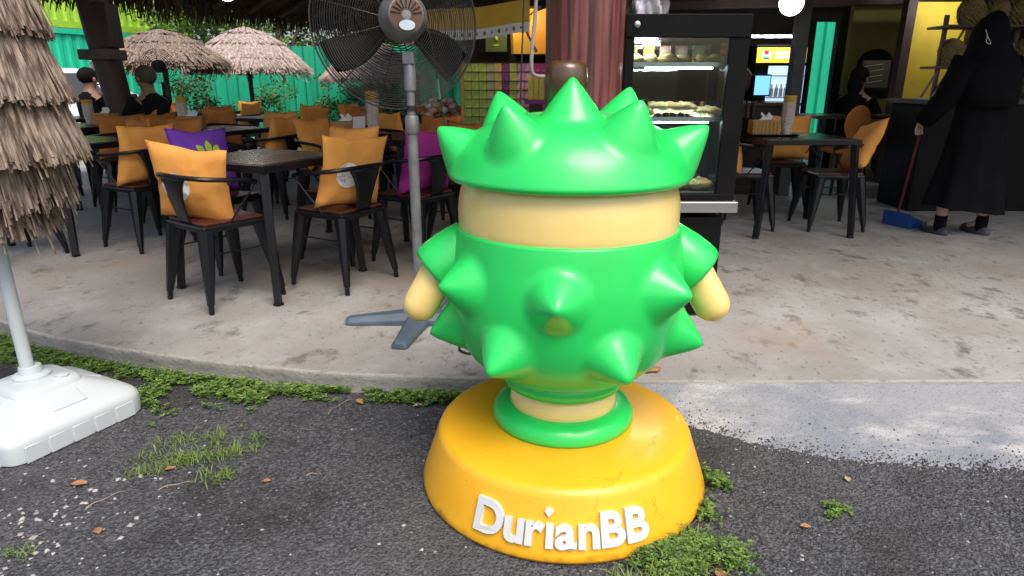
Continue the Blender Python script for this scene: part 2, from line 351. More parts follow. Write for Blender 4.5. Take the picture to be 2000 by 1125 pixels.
stones(260, lambda: (rnd(-2.3,2.3), rnd(.95,2.6)), .003, .008, 'pale_gravel', 'stone_light', 'pale pebbles strewn over the asphalt')
stones(240, lambda: (random.gauss(-1.45,.16), random.gauss(1.55,.2)), .005, .012, 'grey_gravel', 'stone_light', 'grey gravel gathered at the left front of the asphalt')

def crumbs(n, name, m, label, out):
    mb = MB()
    for _ in range(n):
        x = rnd(.48,2.3); e = ramp_end(x) + .03*noise.noise(V((x*5,0,7))); t = abs(random.gauss(0,.028 if random.random() < .8 else .10)); y = e + (t if not out else -t*.8) + rnd(-.012,.012)
        if in_ped(x, y) or y > 2.39: continue
        z = .086*max(0, (y-e)/max(.05, 2.40-e)); s_ = .0012 + .0035*random.random()**2; a = rnd(0,6.3); ca, sa = cos(a)*s_, sin(a)*s_
        mb.add([(x+ca,y+sa,z),(x-sa,y+ca,z),(x-ca,y-sa,z),(x+sa,y-ca,z),(x+ca*.2,y+sa*.2,z+s_*1.3)], [(0,1,4),(1,2,4),(2,3,4),(3,0,4)])
    tag(mb.build(name, m), label, 'gravel', kind='stuff')
crumbs(2200, 'ramp_chippings', 'stone_dark', 'dark chippings scattered on the lower edge of the concrete ramp', False)
crumbs(260, 'concrete_crumbs', 'stone_light', 'pale concrete crumbs on the asphalt below the ramp', True)
# weeds: ground cover along the kerb, tufts, moss
def weeds(name, n, place, size, label, m='leaf', up=.03, blade=False):
    mb = MB()
    for _ in range(n):
        x, y, dens = place()
        if in_ped(x, y) or y > edge_y(x)-.004: continue
        z0 = rnd(.002, up)*dens; nl = 1 if blade else random.choice((3,3,4))
        a0 = rnd(0, 6.3)
        for q in range(nl):
            a = a0 + q*6.283/nl + rnd(-.2,.2); s = size*rnd(.6,1.25); ca, sa = cos(a), sin(a); t = rnd(.0,.5)
            if blade:
                ln = s*rnd(1.8,4.6); w = s*.11; h = ln*rnd(.25,.8)
                mb.add([(x-sa*w,y+ca*w,.002),(x+sa*w,y-ca*w,.002),(x+ca*ln*.35+sa*w*.8,y+sa*ln*.35-ca*w*.8,h*.75),(x+ca*ln*.35-sa*w*.8,y+sa*ln*.35+ca*w*.8,h*.75),(x+ca*ln*.8,y+sa*ln*.8,h*rnd(.6,1))], [(0,1,2,3),(3,2,4)])
            else:
                mb.add([(x,y,z0),(x+ca*s*.55-sa*s*.34,y+sa*s*.55+ca*s*.34,z0+s*t),(x+ca*s,y+sa*s,z0+s*t*.8),(x+ca*s*.55+sa*s*.34,y+sa*s*.55-ca*s*.34,z0+s*t)], [(0,1,2,3)])
    return tag(mb.build(name, m), label, 'weeds', kind='stuff')
def along_kerb():
    while 1:
        x = rnd(-2.7,-.15); d = abs(random.gauss(0,1))
        wd = .21 if x < -1.3 else .13 if x < -.95 else .035
        dd = d*wd
        if noise.noise(V((x*7, dd*12, 1)))*1.2 + .42 - dd*2.2 - (0 if x < -1 else .25) > 0: return x, edge_y(x) - .012 - dd, 1
def soil_fn(u, v):
    x = -2.75 + u*2.0; wd = (.30 if x < -1.3 else .30-(x+1.3)*.55) + .10*noise.noise(V((x*6,1,1))) + .03*noise.noise(V((x*25,4,1)))
    y = edge_y(x) + .01 - v*max(.03, wd); return (x, y, .005 + .004*noise.noise(V((x*30,y*30,0))) - (.012 if v > .96 else 0))
tag(MB().grid(soil_fn, 120, 26).build('soil', 'soil', smooth=2), kind='structure')
weeds('ground_cover', 5200, along_kerb, .0155, 'low leafy green weeds spreading along the foot of the kerb')
def blob(cx, cy, sx, sy, ang=0):
    subs = [(random.gauss(0,sx), random.gauss(0,sy)) for _ in range(7)]
    def f():
        a, b = random.choice(subs); a += random.gauss(0, sx*.32); b += random.gauss(0, sy*.45); return cx + a*cos(ang) - b*sin(ang), cy + a*sin(ang) + b*cos(ang), 1
    return f
for (cx, cy, sx, sy, an, n, lab) in [
    (-1.25,1.95,.12,.042,.35,520,'long green grass tuft in front of the white parasol base'),
    (-1.02,2.06,.045,.04,0,230,'grass tuft at the right corner of the white parasol base'),
    (-.93,1.86,.035,.03,0,110,'small lone weed clump out on the open asphalt'),
    (-1.36,1.50,.03,.02,0,50,'tiny weed by the left front edge of the asphalt')]:
    weeds('grass_tuft', n, blob(cx,cy,sx,sy,an), .013, lab, 'grass_blade', blade=True)
weeds('weed_clump', 2300, blob(.46,1.50,.085,.055,.55), .011, 'thick green moss-like weeds against the front right of the pedestal', up=.04)
weeds('weed_clump', 700, blob(.40,1.44,.07,.05,.3), .016, 'upright grass among the weeds at the front of the pedestal', 'grass_blade', blade=True)
weeds('weed_clump', 420, blob(.67,1.86,.03,.028,0), .010, 'small green weed patch at the right side of the pedestal', up=.03)
weeds('weed_clump', 90, blob(.98,1.68,.025,.02,0), .011, 'little weed growing from a crack on the right asphalt', up=.02)
weeds('weed_clump', 60, blob(1.08,1.37,.02,.02,0), .012, 'tiny sprout near the bottom right corner', up=.02)
weeds('weed_clump', 260, blob(-.25,2.40,.04,.012,0), .012, 'leafy weed at the kerb foot behind the pedestal', up=.05)
# fallen leaves and twigs, one by one
def fallen_leaf(x, y, s, a, m, label):
    def f(u, v):
        t = u; wd = sin(pi*min(1,t*1.02))*.32*(v-.5)*2; z = .003 + .25*s*abs(v-.5) + .12*s*sin(t*2.6)
        p = V(((t-.5)*s, wd*s, z)); return (x+p.x*cos(a)-p.y*sin(a), y+p.x*sin(a)+p.y*cos(a), z)
    tag(MB().grid(f, 8, 4).build('fallen_leaf', m, smooth=2), label, 'leaf', 'fallen leaves')
for i, (x, y, s, lab) in enumerate([(-1.12,2.52,.045,'dry leaf under the kerb, farthest left of the brown ones'),(-.62,2.40,.05,'brown leaf at the kerb below the fan base'),(-.55,2.42,.04,'dry leaf beside the kerb weeds below the fan base'),(-.47,2.41,.045,'pale dry leaf at the kerb near the pedestal'),(-.38,2.37,.04,'brown curled leaf behind the left of the pedestal'),
    (-1.15,1.92,.035,'orange brown leaf in the grass by the parasol base'),(-1.40,1.83,.05,'pale dry leaf before the parasol base'),(-.80,1.85,.03,'orange leaf beside the lone weed clump'),(-1.2,1.60,.035,'pale leaf lying on the left asphalt'),(.55,1.42,.05,'brown leaf in the weeds at the pedestal front'),(.86,1.62,.035,'pale leaf on the asphalt right of the pedestal'),(1.10,1.86,.03,'small pink leaf below the concrete ramp'),(-1.45,1.40,.04,'orange leaf at the bottom left'),(-.75,2.50,.035,'reddish leaf against the kerb left of the fan')]):
    fallen_leaf(x, y, s, rnd(0,6), random.choice(['dead_leaf','dead_leaf_pale']), lab)
for x, y, a, ln, lab in [(-.72,2.30,1.1,.14,'pale curved twig on the asphalt below the kerb'),(-1.13,1.80,.4,.10,'thin dry twig beside the long grass tuft'),(-.68,1.88,0,.05,'short pale twig right of the lone weed'),(-1.30,1.70,.9,.12,'dark twig before the parasol base')]:
    pts = [V((x+cos(a)*ln*t+.02*sin(3*t)*-sin(a), y+sin(a)*ln*t+.02*sin(3*t)*cos(a), .005+.004*sin(9*t))) for t in [i/7 for i in range(8)]]
    tag(MB().tube(pts, [.0022*(1-.6*i/7) for i in range(8)], 5).build('twig', 'twig', smooth=True), lab, 'twig', 'dry twigs')

# ------------------------------------------------------------ the statue (a plain durian fruit in the statue's place, size and colours)
ST = empty('durian_statue', (.168,1.925,0), 0, 'glossy green spiky durian fruit statue with yellow flesh band on a round yellow pedestal', 'statue')
pp = [(.448,0),(.460,.004),(.463,.014),(.458,.03),(.410,.170),(.404,.182),(.394,.191),(.380,.1955),(.30,.197),(.0005,.198)]
ped = MB().lathe(pp, n=128).build('pedestal', 'yellow_paint', ST, smooth=2)
up = V((-.048,.14)).normalized(); nrm = V((up.y, -up.x))
def wrap(vs, az0, s0):
    out = []
    for x, y, d in vs:
        q = V((.458,.03)) + up*(s0+y) + nrm*(d+.004); a = az0 + x/.435
        out.append((sin(a)*q.x, -cos(a)*q.x, q.y))
    return out
glyphs = []; pen = 0
for ch in 'DurianBB':
    c = chr(0x131) if ch == 'i' else ch
    vs_, fs_ = text_mesh(c, .126, .008, .0040)
    x0 = min(v[0] for v in vs_); x1 = max(v[0] for v in vs_)
    glyphs.append((ch, vs_, fs_, pen - x0, x1-x0)); pen += x1-x0 + .0045
for ch, vs_, fs_, dx, wd in glyphs:
    q = MB().add(wrap([(x+dx-pen/2, y*1.02, z) for x, y, z in vs_], R(-4.5), .024), fs_)
    if ch == 'i':
        cx = dx - pen/2 + wd/2; yy = .088
        dm = [(cx,yy-.008),(cx+.0125,yy+.007),(cx+.008,yy+.015),(cx-.008,yy+.015),(cx-.0125,yy+.007)]
        q.add(wrap([(x,y,-.007) for x,y in dm] + [(x,y,.007) for x,y in dm], R(-4.5), .024), [(0,1,2,3,4)[::-1],(5,6,7,8,9)] + [(i,(i+1)%5,5+(i+1)%5,5+i) for i in range(5)])
    q.build('letter', 'white_paint', ped)

def spiky(prof, spikes, nu=200, sub=8):
    """surface of revolution with rounded cones growing out of it; prof (r,z) bottom to top"""
    P = [(p.x, p.y) for p in spline([(a,b,0) for a,b in prof], sub)]
    tips = []
    for az, t, h, wd, tilt in spikes:
        i = min(len(P)-2, int(t*(len(P)-1))); r, z = P[i]; a = R(az)
        dr, dz = P[i+1][0]-P[i-1][0], P[i+1][1]-P[i-1][1]; ln = sqrt(dr*dr+dz*dz)+1e-9
        nr, nz_ = dz/ln, -dr/ln
        d = V((sin(a)*nr, -cos(a)*nr, nz_ + tilt)).normalized()
        tips.append((V((sin(a)*r, -cos(a)*r, z)), d, h, wd))
    rows = []
    for r, z in P:
        row = []
        for k in range(nu):
            a = 2*pi*k/nu; p = V((sin(a)*r, -cos(a)*r, z)); off = V((0,0,0))
            for c, d, h, wd in tips:
                e = p - c
                if e.length > wd*1.6: continue
                q = e.length/wd
                y = sqrt((1-q)**2+.0025) if q < 1 else 0
                f = max(0, 1 - sqrt(q*q+.012) + .055) if q < 1.15 else 0
                if q > .8: f = .26*max(0,(1.16-q)/.36)**2 * 1.0 if q < 1.16 else 0
                off += d*h*f
            row.append(p+off)
        rows.append(row)
    return rows
body_prof = [(.02,.350),(.14,.358),(.235,.388),(.305,.445),(.342,.53),(.356,.62),(.355,.70),(.346,.77),(.337,.825),(.333,.838),(.322,.842),(.312,.834),(.308,.80)]
sp = [(az,.505,.092,.084,.05) for az in (-8,44,95,147,199,251,303)] + [(az,.335,.095,.084,-.05) for az in (-33,19,70,122,174,225,277)]
off = (0,.03,0)
def rows_shift(rows): return [[p + V(off) for p in r] for r in rows]
MB().rings(rows_shift(spiky(body_prof, sp))).build('lower_rind', 'green_paint', ST, smooth=2)
fp = spline([(.300,.79,0),(.326,.835,0),(.330,.88,0),(.326,.93,0),(.312,.98,0),(.29,1.02,0)], 8)
rows = []
for p in fp:
    row = []
    for k_ in range(168):
        a = 2*pi*k_/168; lob = abs(sin(a*4.5+.5)); rr = p.x*(1 - .004*(1-lob)**2)
        row.append(V((sin(a)*rr, -cos(a)*rr, p.y)) + V(off))
    rows.append(row)
MB().rings(rows).build('flesh', 'flesh_paint', ST, smooth=2)
cap_prof = [(.285,1.0),(.310,.985),(.338,.978),(.354,.988),(.350,1.010),(.325,1.062),(.285,1.105),(.225,1.138),(.15,1.158),(.07,1.167),(.005,1.169)]
cs = [(-3,.84,.105,.082,.6),(-36,.62,.098,.080,.35),(31,.64,.10,.085,.3),(-84,.50,.09,.074,.35),(78,.51,.10,.08,.35),(-128,.68,.10,.082,.5),(128,.70,.105,.082,.5),(178,.57,.10,.082,.3)]
MB().rings(rows_shift(spiky(cap_prof, cs))).build('cap_rind', 'green_paint', ST, smooth=2)
MB().lathe([(.066,1.10),(.066,1.26),(.064,1.285),(.056,1.300),(.040,1.307),(.001,1.309)], (-.0,.20,.003), 40).build('stalk', 'brown_paint', ST, smooth=2)
MB().lathe([(.15,.40),(.195,.372),(.198,.345),(.190,.328),(.175,.325),(.14,.325)], off, 64).build('stem_collar', 'green_paint', ST, smooth=2)
MB().lathe([(.178,.25),(.172,.27),(.168,.33)], off, 64).build('stem', 'flesh_paint', ST, smooth=2)
MB().lathe([(.222,.196),(.230,.208),(.229,.226),(.216,.246),(.190,.258),(.160,.260)], off, 64).build('stem_foot', 'green_paint', ST, smooth=2)
for sgn in (-1, 1):
    a0, a1 = V((sgn*.29,.03,.785)), V((sgn*.405,.01,.690)); b1 = V((sgn*.490,-.01,.545))
    d = (a1-a0).normalized()
    pts = [a0 + (a1-a0)*t for t in (0,.25,.5,.75,.93,1,1,.9)]
    MB().tube(pts, [.075,.082,.088,.090,.089,.084,.066,.058], 32).build('rind_cup', 'green_paint', ST, smooth=2)
    e = (b1-a1).normalized(); L_ = (b1-a1).length; r0 = .056; s0 = a1 - d*.03
    pts = [s0 + e*(L_*t) for t in (0,.3,.6,.8)] + [s0 + e*(L_*.8 + r0*sin(x)) for x in (.35,.7,1.05,1.3,1.5)]
    MB().tube(pts, [r0]*4 + [r0*cos(x) for x in (.35,.7,1.05,1.3,1.5)], 28).build('flesh_pod', 'flesh_paint', ST, smooth=2)

# ------------------------------------------------------------ closed thatched parasol with white base, left foreground
def straw_tier(c, zt, rt, zb, rb, n, wd, rag=.03, flare=.02, seed=0, a0=0, a1=6.2832):
    rg = random.Random(seed); mb = MB()
    for i in range(n):
        a = rg.uniform(a0, a1); da = rg.gauss(0,.05)*(3 if rg.random() < .07 else 1); L0 = rg.uniform(0,.12)
        zbi = zb - rg.uniform(-rag, rag) - (rag*2 if rg.random() < .04 else 0); w_ = wd*rg.choice((.3,.5,.8,1.0,1.4))*rg.uniform(.7,1.2); o_ = rg.uniform(-.006,.016)
        pts = []
        for t in (L0, .5, 1):
            r_ = rt + (rb-rt)*t + o_ + flare*t*t*rg.uniform(.2,1.2); aa = a + da*t; z = zt + (zbi-zt)*t
            tx, ty = -sin(aa), cos(aa); ww = w_*(1 if t < .9 else .55); tw = rg.uniform(-.4,.4)
            pts += [(c[0]+cos(aa)*r_-tx*ww/2, c[1]+sin(aa)*r_-ty*ww/2, z), (c[0]+cos(aa)*(r_+ww*.35), c[1]+sin(aa)*(r_+ww*.35), z), (c[0]+cos(aa)*r_+tx*ww/2, c[1]+sin(aa)*r_+ty*ww/2, z)]
        mb.add(pts, [(0,1,4,3),(1,2,5,4),(3,4,7,6),(4,5,8,7)])
    return mb
PX, PY = -1.81, 2.245
PA = empty('closed_parasol', (PX,PY,0), 0, 'folded straw thatch parasol on a white pole at the left edge', 'parasol')
MB().tube([(0,0,.1),(0,0,2.75)], .023, 20).build('pole', 'white_plastic', PA, smooth=True)
MB().lathe([(.04,2.7),(.08,2.4),(.13,2.1),(.17,1.8),(.21,1.5),(.25,1.22),(.22,1.0),(.13,.86)], n=40).build('canopy_core', 'thatch_core', PA, smooth=True)
for i, (zt, rt, zb, rb, n_) in enumerate([(2.75,.03,2.42,.12,260),(2.5,.08,2.16,.165,340),(2.25,.12,1.90,.205,420),(2.0,.155,1.64,.235,520),(1.74,.185,1.40,.258,620),(1.49,.215,1.19,.288,720),(1.30,.235,1.0,.298,760),(1.12,.22,.86,.24,560),(.98,.15,.77,.185,340)]):
    tag(straw_tier((0,0), zt, rt, zb, rb, n_*2, .016, .018 if i < 7 else .035, .02, 40+i).build('thatch_tier', 'thatch', PA), kind='stuff')
BA = empty('parasol_base', (PX+.02,PY,0), R(-27), 'white plastic water-filled parasol base on the asphalt', 'parasol base')
def rsq(h, z, p=6, n=64):
    out = []
    for k_ in range(n):
        a = 2*pi*k_/n; c_, s_ = cos(a), sin(a); q = (abs(c_)**p + abs(s_)**p)**(-1/p); out.append(V((h*c_*q, h*s_*q, z)))
    return out
bprof = [(.244,0),(.250,.006),(.253,.066),(.251,.082),(.243,.095),(.228,.108),(.205,.120),(.135,.158),(.120,.165),(.113,.183),(.102,.190),(.001,.191)]
MB().rings([rsq(h,z,9 if h > .2 else 5) for h,z in bprof]).build('tank', 'white_plastic', BA, smooth=True)
for side in range(4):
    M_ = Matrix.Rotation(side*pi/2, 3, 'Z')
    for j in range(5):
        p = M_ @ V((-.20+.08*j+.0+.04, -.2515, .034)); MB().box(p, (.074,.006,.060), M=M_ @ Matrix.Rotation(R(3),3,'Z')).build('side_panel', 'white_plastic', BA, bevel=.002)
    p = M_ @ V((0,-.168,.139)); Mx = M_ @ Matrix.Rotation(R(25.5), 3, 'X')
    MB().box(p, (.12,.075,.008), M=Mx).build('top_panel', 'white_plastic', BA, bevel=.003)
MB().lathe([(.062,.185),(.062,.202),(.050,.208),(.040,.21),(.036,.235),(.026,.238)], (-.02,0,0), 32).build('collar', 'white_plastic', BA, smooth=True)
MB().lathe([(.024,.185),(.024,.198),(.018,.201),(.001,.201)], (.075,.055,0), 20).build('filler_cap', 'white_plastic', BA, smooth=True)

# ------------------------------------------------------------ pedestal fan
FX, FY = -.462, 3.114
FN = empty('pedestal_fan', (FX,FY,S), 0, 'large grey pedestal fan with round wire cage seen from behind', 'fan')
for a in (184, 262, 78, -8):
    d = V((cos(R(a)), sin(R(a)), 0)); x = V((-d.y, d.x, 0)); rings = []
    for t, hw, zt in ((.0,.072,.062),(.08,.058,.060),(.25,.044,.046),(.35,.040,.036),(.37,.032,.028)):
        p = d*t; rings.append([p-x*hw+V((0,0,.002)), p-x*hw+V((0,0,zt*.45)), p-x*hw*.55+V((0,0,zt)), p+x*hw*.55+V((0,0,zt)), p+x*hw+V((0,0,zt*.45)), p+x*hw+V((0,0,.002))])
    MB().rings(rings).build('base_leg', 'fan_base', FN, bevel=.003)
MB().lathe([(.042,.046),(.045,.056),(.040,.066),(.033,.078),(.036,.088),(.026,.094)], n=28).build('base_collar', 'rust', FN, smooth=True)
MB().tube([(0,0,.06),(0,0,.98)], .0245, 20).build('outer_pole', 'fan_grey', FN, smooth=True)
MB().lathe([(.030,.93),(.032,.94),(.032,1.0),(.028,1.01)], n=16).build('height_knob', 'fan_grey', FN, smooth=True)
MB().tube([(0,0,1.0),(0,0,1.20)], .019, 18).build('inner_pole', 'fan_grey', FN, smooth=True)
MB().lathe([(.021,1.03),(.021,1.055)], n=18).build('pole_band', 'rubber', FN, smooth=True)
MB().lathe([(.026,1.12),(.028,1.13),(.026,1.25),(.018,1.26)], n=18).box((0,0,1.26),(.05,.06,.05)).build('tilt_bracket', 'fan_grey', FN, smooth=True)
hub = V((-.03,.02,1.425)); hd = V((-.30,.95,-.03)).normalized()
HM = hd.to_track_quat('Z','Y').to_matrix()
MB().lathe([(.001,-.155),(.055,-.153),(.075,-.145),(.085,-.12),(.102,-.08),(.105,-.03),(.100,.0),(.06,.03),(.04,.10)], hub, 36, HM).build('motor_housing', 'fan_grey', FN, smooth=True)
vent = MB().lathe([(.020,-.1565),(.070,-.1525)], hub, 36, HM, cap=False).build('vent_plate', 'rust', FN, smooth=True)
for k_ in range(9):
    a = pi*(k_+.5)/9
    d = HM @ V((cos(a), sin(a), 0)); dd = d if d.z > 0 or True else -d
    u0 = hub + HM @ V((cos(a)*.026, sin(a)*.026, -.1585)); u1 = hub + HM @ V((cos(a)*.066, sin(a)*.066, -.1548))
    MB().bar(u0, u1, .005, .003, .011, .003).build('vent_slot', 'rubber', vent)
lm = MB(); cxy = [(cos(t*pi/14)*.034, -.042+sin(t*pi/14)*.021) for t in range(28)]
lm.add([hub + HM @ V((x, y, -.1602)) for x, y in cxy] + [hub + HM @ V((x, y, -.154)) for x, y in cxy], [tuple(range(28))] + [(i,(i+1)%28,28+(i+1)%28,28+i) for i in range(28)])
lm.build('rating_label', 'label_blue', FN)
CR = .385; cc = hub + hd*.19
def torus(mb, c, M, R_, r_, z, n=72, m_=5):
    mb.lathe([(R_+r_*cos(2*pi*j/m_), z+r_*sin(2*pi*j/m_)) for j in range(m_+1)], c, n, M, cap=False)
rear = MB(); front = MB()
for i in range(29):
    rr = .095 + (CR-.095)*i/28; zz = -.085*(1-((rr-.06)/(CR-.06))**2.2)
    torus(rear, cc, HM, rr, .0021, zz)
for i in range(22):
    rr = .07 + (CR-.07)*i/21; zz = .085*(1-((rr-.03)/(CR-.03))**2.2)
    torus(front, cc, HM, rr, .0016, zz, 60)
for q in range(12):
    a = 2*pi*q/12 + .26
    for mb_, sg, rin in ((rear,-1,.085),(front,1,.04)):
        if sg > 0 and q % 2: continue
        pts = []
        for i in range(9):
            rr = rin + (CR-rin)*i/8; zz = sg*.088*(1-((rr-.03)/(CR-.03))**2.2)
            pts.append(cc + HM @ V((cos(a)*rr, sin(a)*rr, zz)))
        mb_.tube(pts, .0026, 5)
rear.build('rear_guard', 'wire', FN, smooth=True); front.build('front_guard', 'wire', FN, smooth=True)
MB().lathe([(CR,-.012),(CR+.006,-.012),(CR+.006,.012),(CR,.012),(CR,-.012)], cc, 90, HM, cap=False).build('guard_rim', 'wire', FN, smooth=True)
for q in range(3):
    a0 = 2*pi*q/3 + .35 + pi
    def bl(u, v):
        rr = .045 + u*.315; a = a0 + (v-.5)*(.42 + .22*sin(pi*u)) + .25*u; z = (v-.5)*.075*(1-.3*u)
        return cc + HM @ V((cos(a)*rr, sin(a)*rr, z))
    b_ = MB().grid(bl, 10, 8).build('blade', 'black_matte', FN, smooth=2); sm = b_.modifiers.new('thick','SOLIDIFY'); sm.thickness = .003
MB().lathe([(.05,-.03),(.05,.035),(.03,.05),(.001,.052)], cc, 24, HM).build('blade_hub', 'black_matte', FN, smooth=True)
cp = spline([hub+V((.08,-.06,.0)), hub+V((.13,-.09,-.06)), hub+V((.155,-.07,-.22)), hub+V((.17,-.06,-.36)), hub+V((.20,-.05,-.50)), hub+V((.26,-.03,-.72)), hub+V((.36,0,-.95)), V((.36,-.02,.01))], 8)
cord = MB().tube(cp, .0028, 6).build('power_cord', 'rubber', FN, smooth=True)
MB().tube(cp[18:24], .0058, 8).build('cord_joint', 'cable_green', cord, smooth=True)
# coiled cable lying on the floor behind the statue
pts = spline([(-.02,2.78,S+.05),(-.08,2.80,S+.008),(-.16,2.84,S+.006),(-.225,2.80,S+.006),(-.235,2.73,S+.006),(-.185,2.69,S+.006),(-.13,2.73,S+.009),(-.10,2.80,S+.012),(-.04,2.86,S+.006),(.12,2.9,S+.006)], 8)
cb_ = empty('floor_cable', (0,0,0), 0, 'black cable looped on the concrete floor behind the statue', 'cable')
MB().tube(pts, .0055, 8).build('cord', 'rubber', cb_, smooth=True)
MB().box((-.065,2.685,S+.013),(.045,.03,.024), .5).build('plug', 'rubber', cb_, bevel=.004)
MB().tube([(-.07,2.70,S+.013),(-.06,2.76,S+.02),(-.075,2.80,S+.008)], .005, 6).build('plug_lead', 'rubber', cb_, smooth=True)

# ------------------------------------------------------------ chairs, tables, cushions
def make_chair():
    t = bpy.data.objects.new('metal_armchair', None); col.objects.link(t); t.empty_display_size = .1
    for sx in (-1,1):
        for sy in (-1,1):
            a = V((sx*.155, sy*.155, .432)); b = V((sx*.212, sy*.212, .05)); c = V((sx*.216, sy*.216, 0))
            mb = MB(); n_ = 8; rg = []
            for p, r_ in ((a,.044),(a*.6+b*.4,.036),(b,.019),(b*.98+c*.02,.015),(c,.014)):
                rg.append([p + V((cos(2*pi*k_/n_+.39)*r_, sin(2*pi*k_/n_+.39)*r_, 0)) for k_ in range(n_)])
            mb.rings(rg[::-1]); mb.build('leg', 'black_metal', t, smooth=True)
    MB().box((0,0,.434), (.375,.375,.036)).build('seat_frame', 'black_metal', t, bevel=.012)
    MB().box((0,0,.4575), (.345,.345,.013)).build('seat', 'seat_wood', t, bevel=.004)
    half = [(.228,.115,.655),(.236,.05,.672),(.234,-.05,.682),(.212,-.145,.692),(.155,-.205,.70),(.08,-.232,.705)]
    pts = spline(half + [(0,-.24,.707)] + [(-x,y,z) for x,y,z in half[::-1]], 5)
    MB().tube(pts, .0125, 8).build('arm_rail', 'black_metal', t, smooth=True)
    for sx in (-1,1):
        MB().tube([(sx*.228,.115,.655),(sx*.222,.10,.63),(sx*.178,-.02,.462),(sx*.172,-.03,.43)], .0055, 6).build('arm_brace', 'black_metal', t, smooth=True)
        MB().bar((sx*.185,-.175,.30),(sx*.185,.175,.30),.012,.006).build('stretcher', 'black_metal', t)
    def spl(u, v):
        wd = .050 + .085*v**2.2 + .008*(1-v); x = (u-.5)*2*wd; cur = (x/.235)**2
        return (x, -.175 - .068*v + cur*.10*v, .445 + .262*v - cur*.012*v)
    s_ = MB().grid(spl, 8, 8).build('backrest', 'black_metal', t, smooth=2); sm = s_.modifiers.new('thick','SOLIDIFY'); sm.thickness = .005; sm.offset = 0
    return t
CH0 = make_chair(); chair_used = [False]
def chair(x, y, face, label, group):
    """face: direction the sitter looks, degrees from +Y clockwise"""
    o = CH0 if not chair_used[0] else copy_tree(CH0); chair_used[0] = True
    o.location = (x, y, S); o.rotation_euler.z = R(-face); return tag(o, label, 'chair', group)
def pillow_pt(u, v, side, s, T, sag, seed, ear=.10):
    pin = 1 - ear*cos(v*pi/2)**1.0; pinv = 1 - (ear*1.25 if v > 0 else ear*.5)*cos(u*pi/2)
    x = s*u*pin; z = s*v*pinv
    f = max(0, (1-u*u)*(1-v*v)); th = T*f**.42*(1-.25*v)
    wr = .010*noise.noise(V((u*2.5+seed, v*3.5, side))) + .006*noise.noise(V((u*5+seed, v*9, side*2)))
    y = side*(th + wr*min(1,f*3)) + sag*(1-v)**2*.5*s - .02*(u*u)*(v > 0)
    return V((x, y, z + .012*noise.noise(V((u*2, seed, v)))))
def make_pillow(m, seed, s=.215, T=.075, sag=.0):
    me = MB(); n_ = 16
    vs = []
    def P(i, j, sd): return pillow_pt(2*i/n_-1, 2*j/n_-1, sd, s, T, sag, seed)
    a = [P(i,j,1) for j in range(n_+1) for i in range(n_+1)]; b = [P(i,j,-1) for j in range(n_+1) for i in range(n_+1)]
    N = n_+1; fa = [(j*N+i+1, j*N+i, (j+1)*N+i, (j+1)*N+i+1) for j in range(n_) for i in range(n_)]
    me.add(a, fa); me.add(b, [f[::-1] for f in fa])
    mesh = me.mesh('cushion', m); mesh.polygons.foreach_set('use_smooth', [True]*len(mesh.polygons))
    import bmesh
    bm = bmesh.new(); bm.from_mesh(mesh); bmesh.ops.remove_doubles(bm, verts=bm.verts, dist=.0008); bm.to_mesh(mesh); bm.free()
    return mesh
PIL = {}
def cushion(x, y, face, m, label, group, dz=0, lean=12, yaw=0, roll=0, seed=0, side=-.105, sag=.02):
    key = (m, seed % 4)
    if key not in PIL: PIL[key] = make_pillow(m, seed % 4 * 3.7, sag=sag)
    o = bpy.data.objects.new('cushion', PIL[key]); col.objects.link(o)
    Mz = Matrix.Rotation(R(-face-yaw), 4, 'Z'); f = R(face)
    p = V((x + sin(f)*side, y + cos(f)*side, S+.464+.206+dz))
    o.matrix_world = Matrix.Translation(p) @ Mz @ Matrix.Rotation(R(lean), 4, 'X') @ Matrix.Rotation(R(roll), 4, 'Y')
    return tag(o, label, 'cushion', group)
def printed(o, side, cx, cz, rad, lines, seed, m_disc='print_white', m_txt='print_grey', size=.03, sag=.02):
    s = .215
    def onp(x, z, lift):
        q = pillow_pt(x/s, z/s, side, s, .075, sag, seed % 4*3.7); return V((x, q.y + side*lift, z))
    mb = MB(); N = 28
    vs_ = [onp(cx,cz,.003)] + [onp(cx+cos(2*pi*k_/N)*rad*r_, cz+sin(2*pi*k_/N)*rad*r_, .003) for r_ in (.33,.66,1) for k_ in range(N)]
    fs_ = [(0,1+k_,1+(k_+1)%N) for k_ in range(N)] + [(1+r_*N+k_,1+r_*N+(k_+1)%N,1+(r_+1)*N+(k_+1)%N,1+(r_+1)*N+k_)[::-1] for r_ in range(2) for k_ in range(N)]
    d_ = mb.add(vs_, fs_).build('printed_disc', m_disc, o)
    for i, t_ in enumerate(lines):
        tv, tf = text_mesh(t_, size, 0); sx = 1 if side < 0 else -1
        w_ = rad*.62
        MB().add([onp(cx + sx*(x-w_), cz + .026 - i*.030 + y - .006, .0045) for x, y, z in tv], tf).build('lettering', m_txt, d_)
U = V((.42,.907,0)).normalized(); Vd = V((-U.y, U.x, 0)); FU = math.degrees(atan2(U.x, U.y)); FV = math.degrees(atan2(Vd.x, Vd.y))
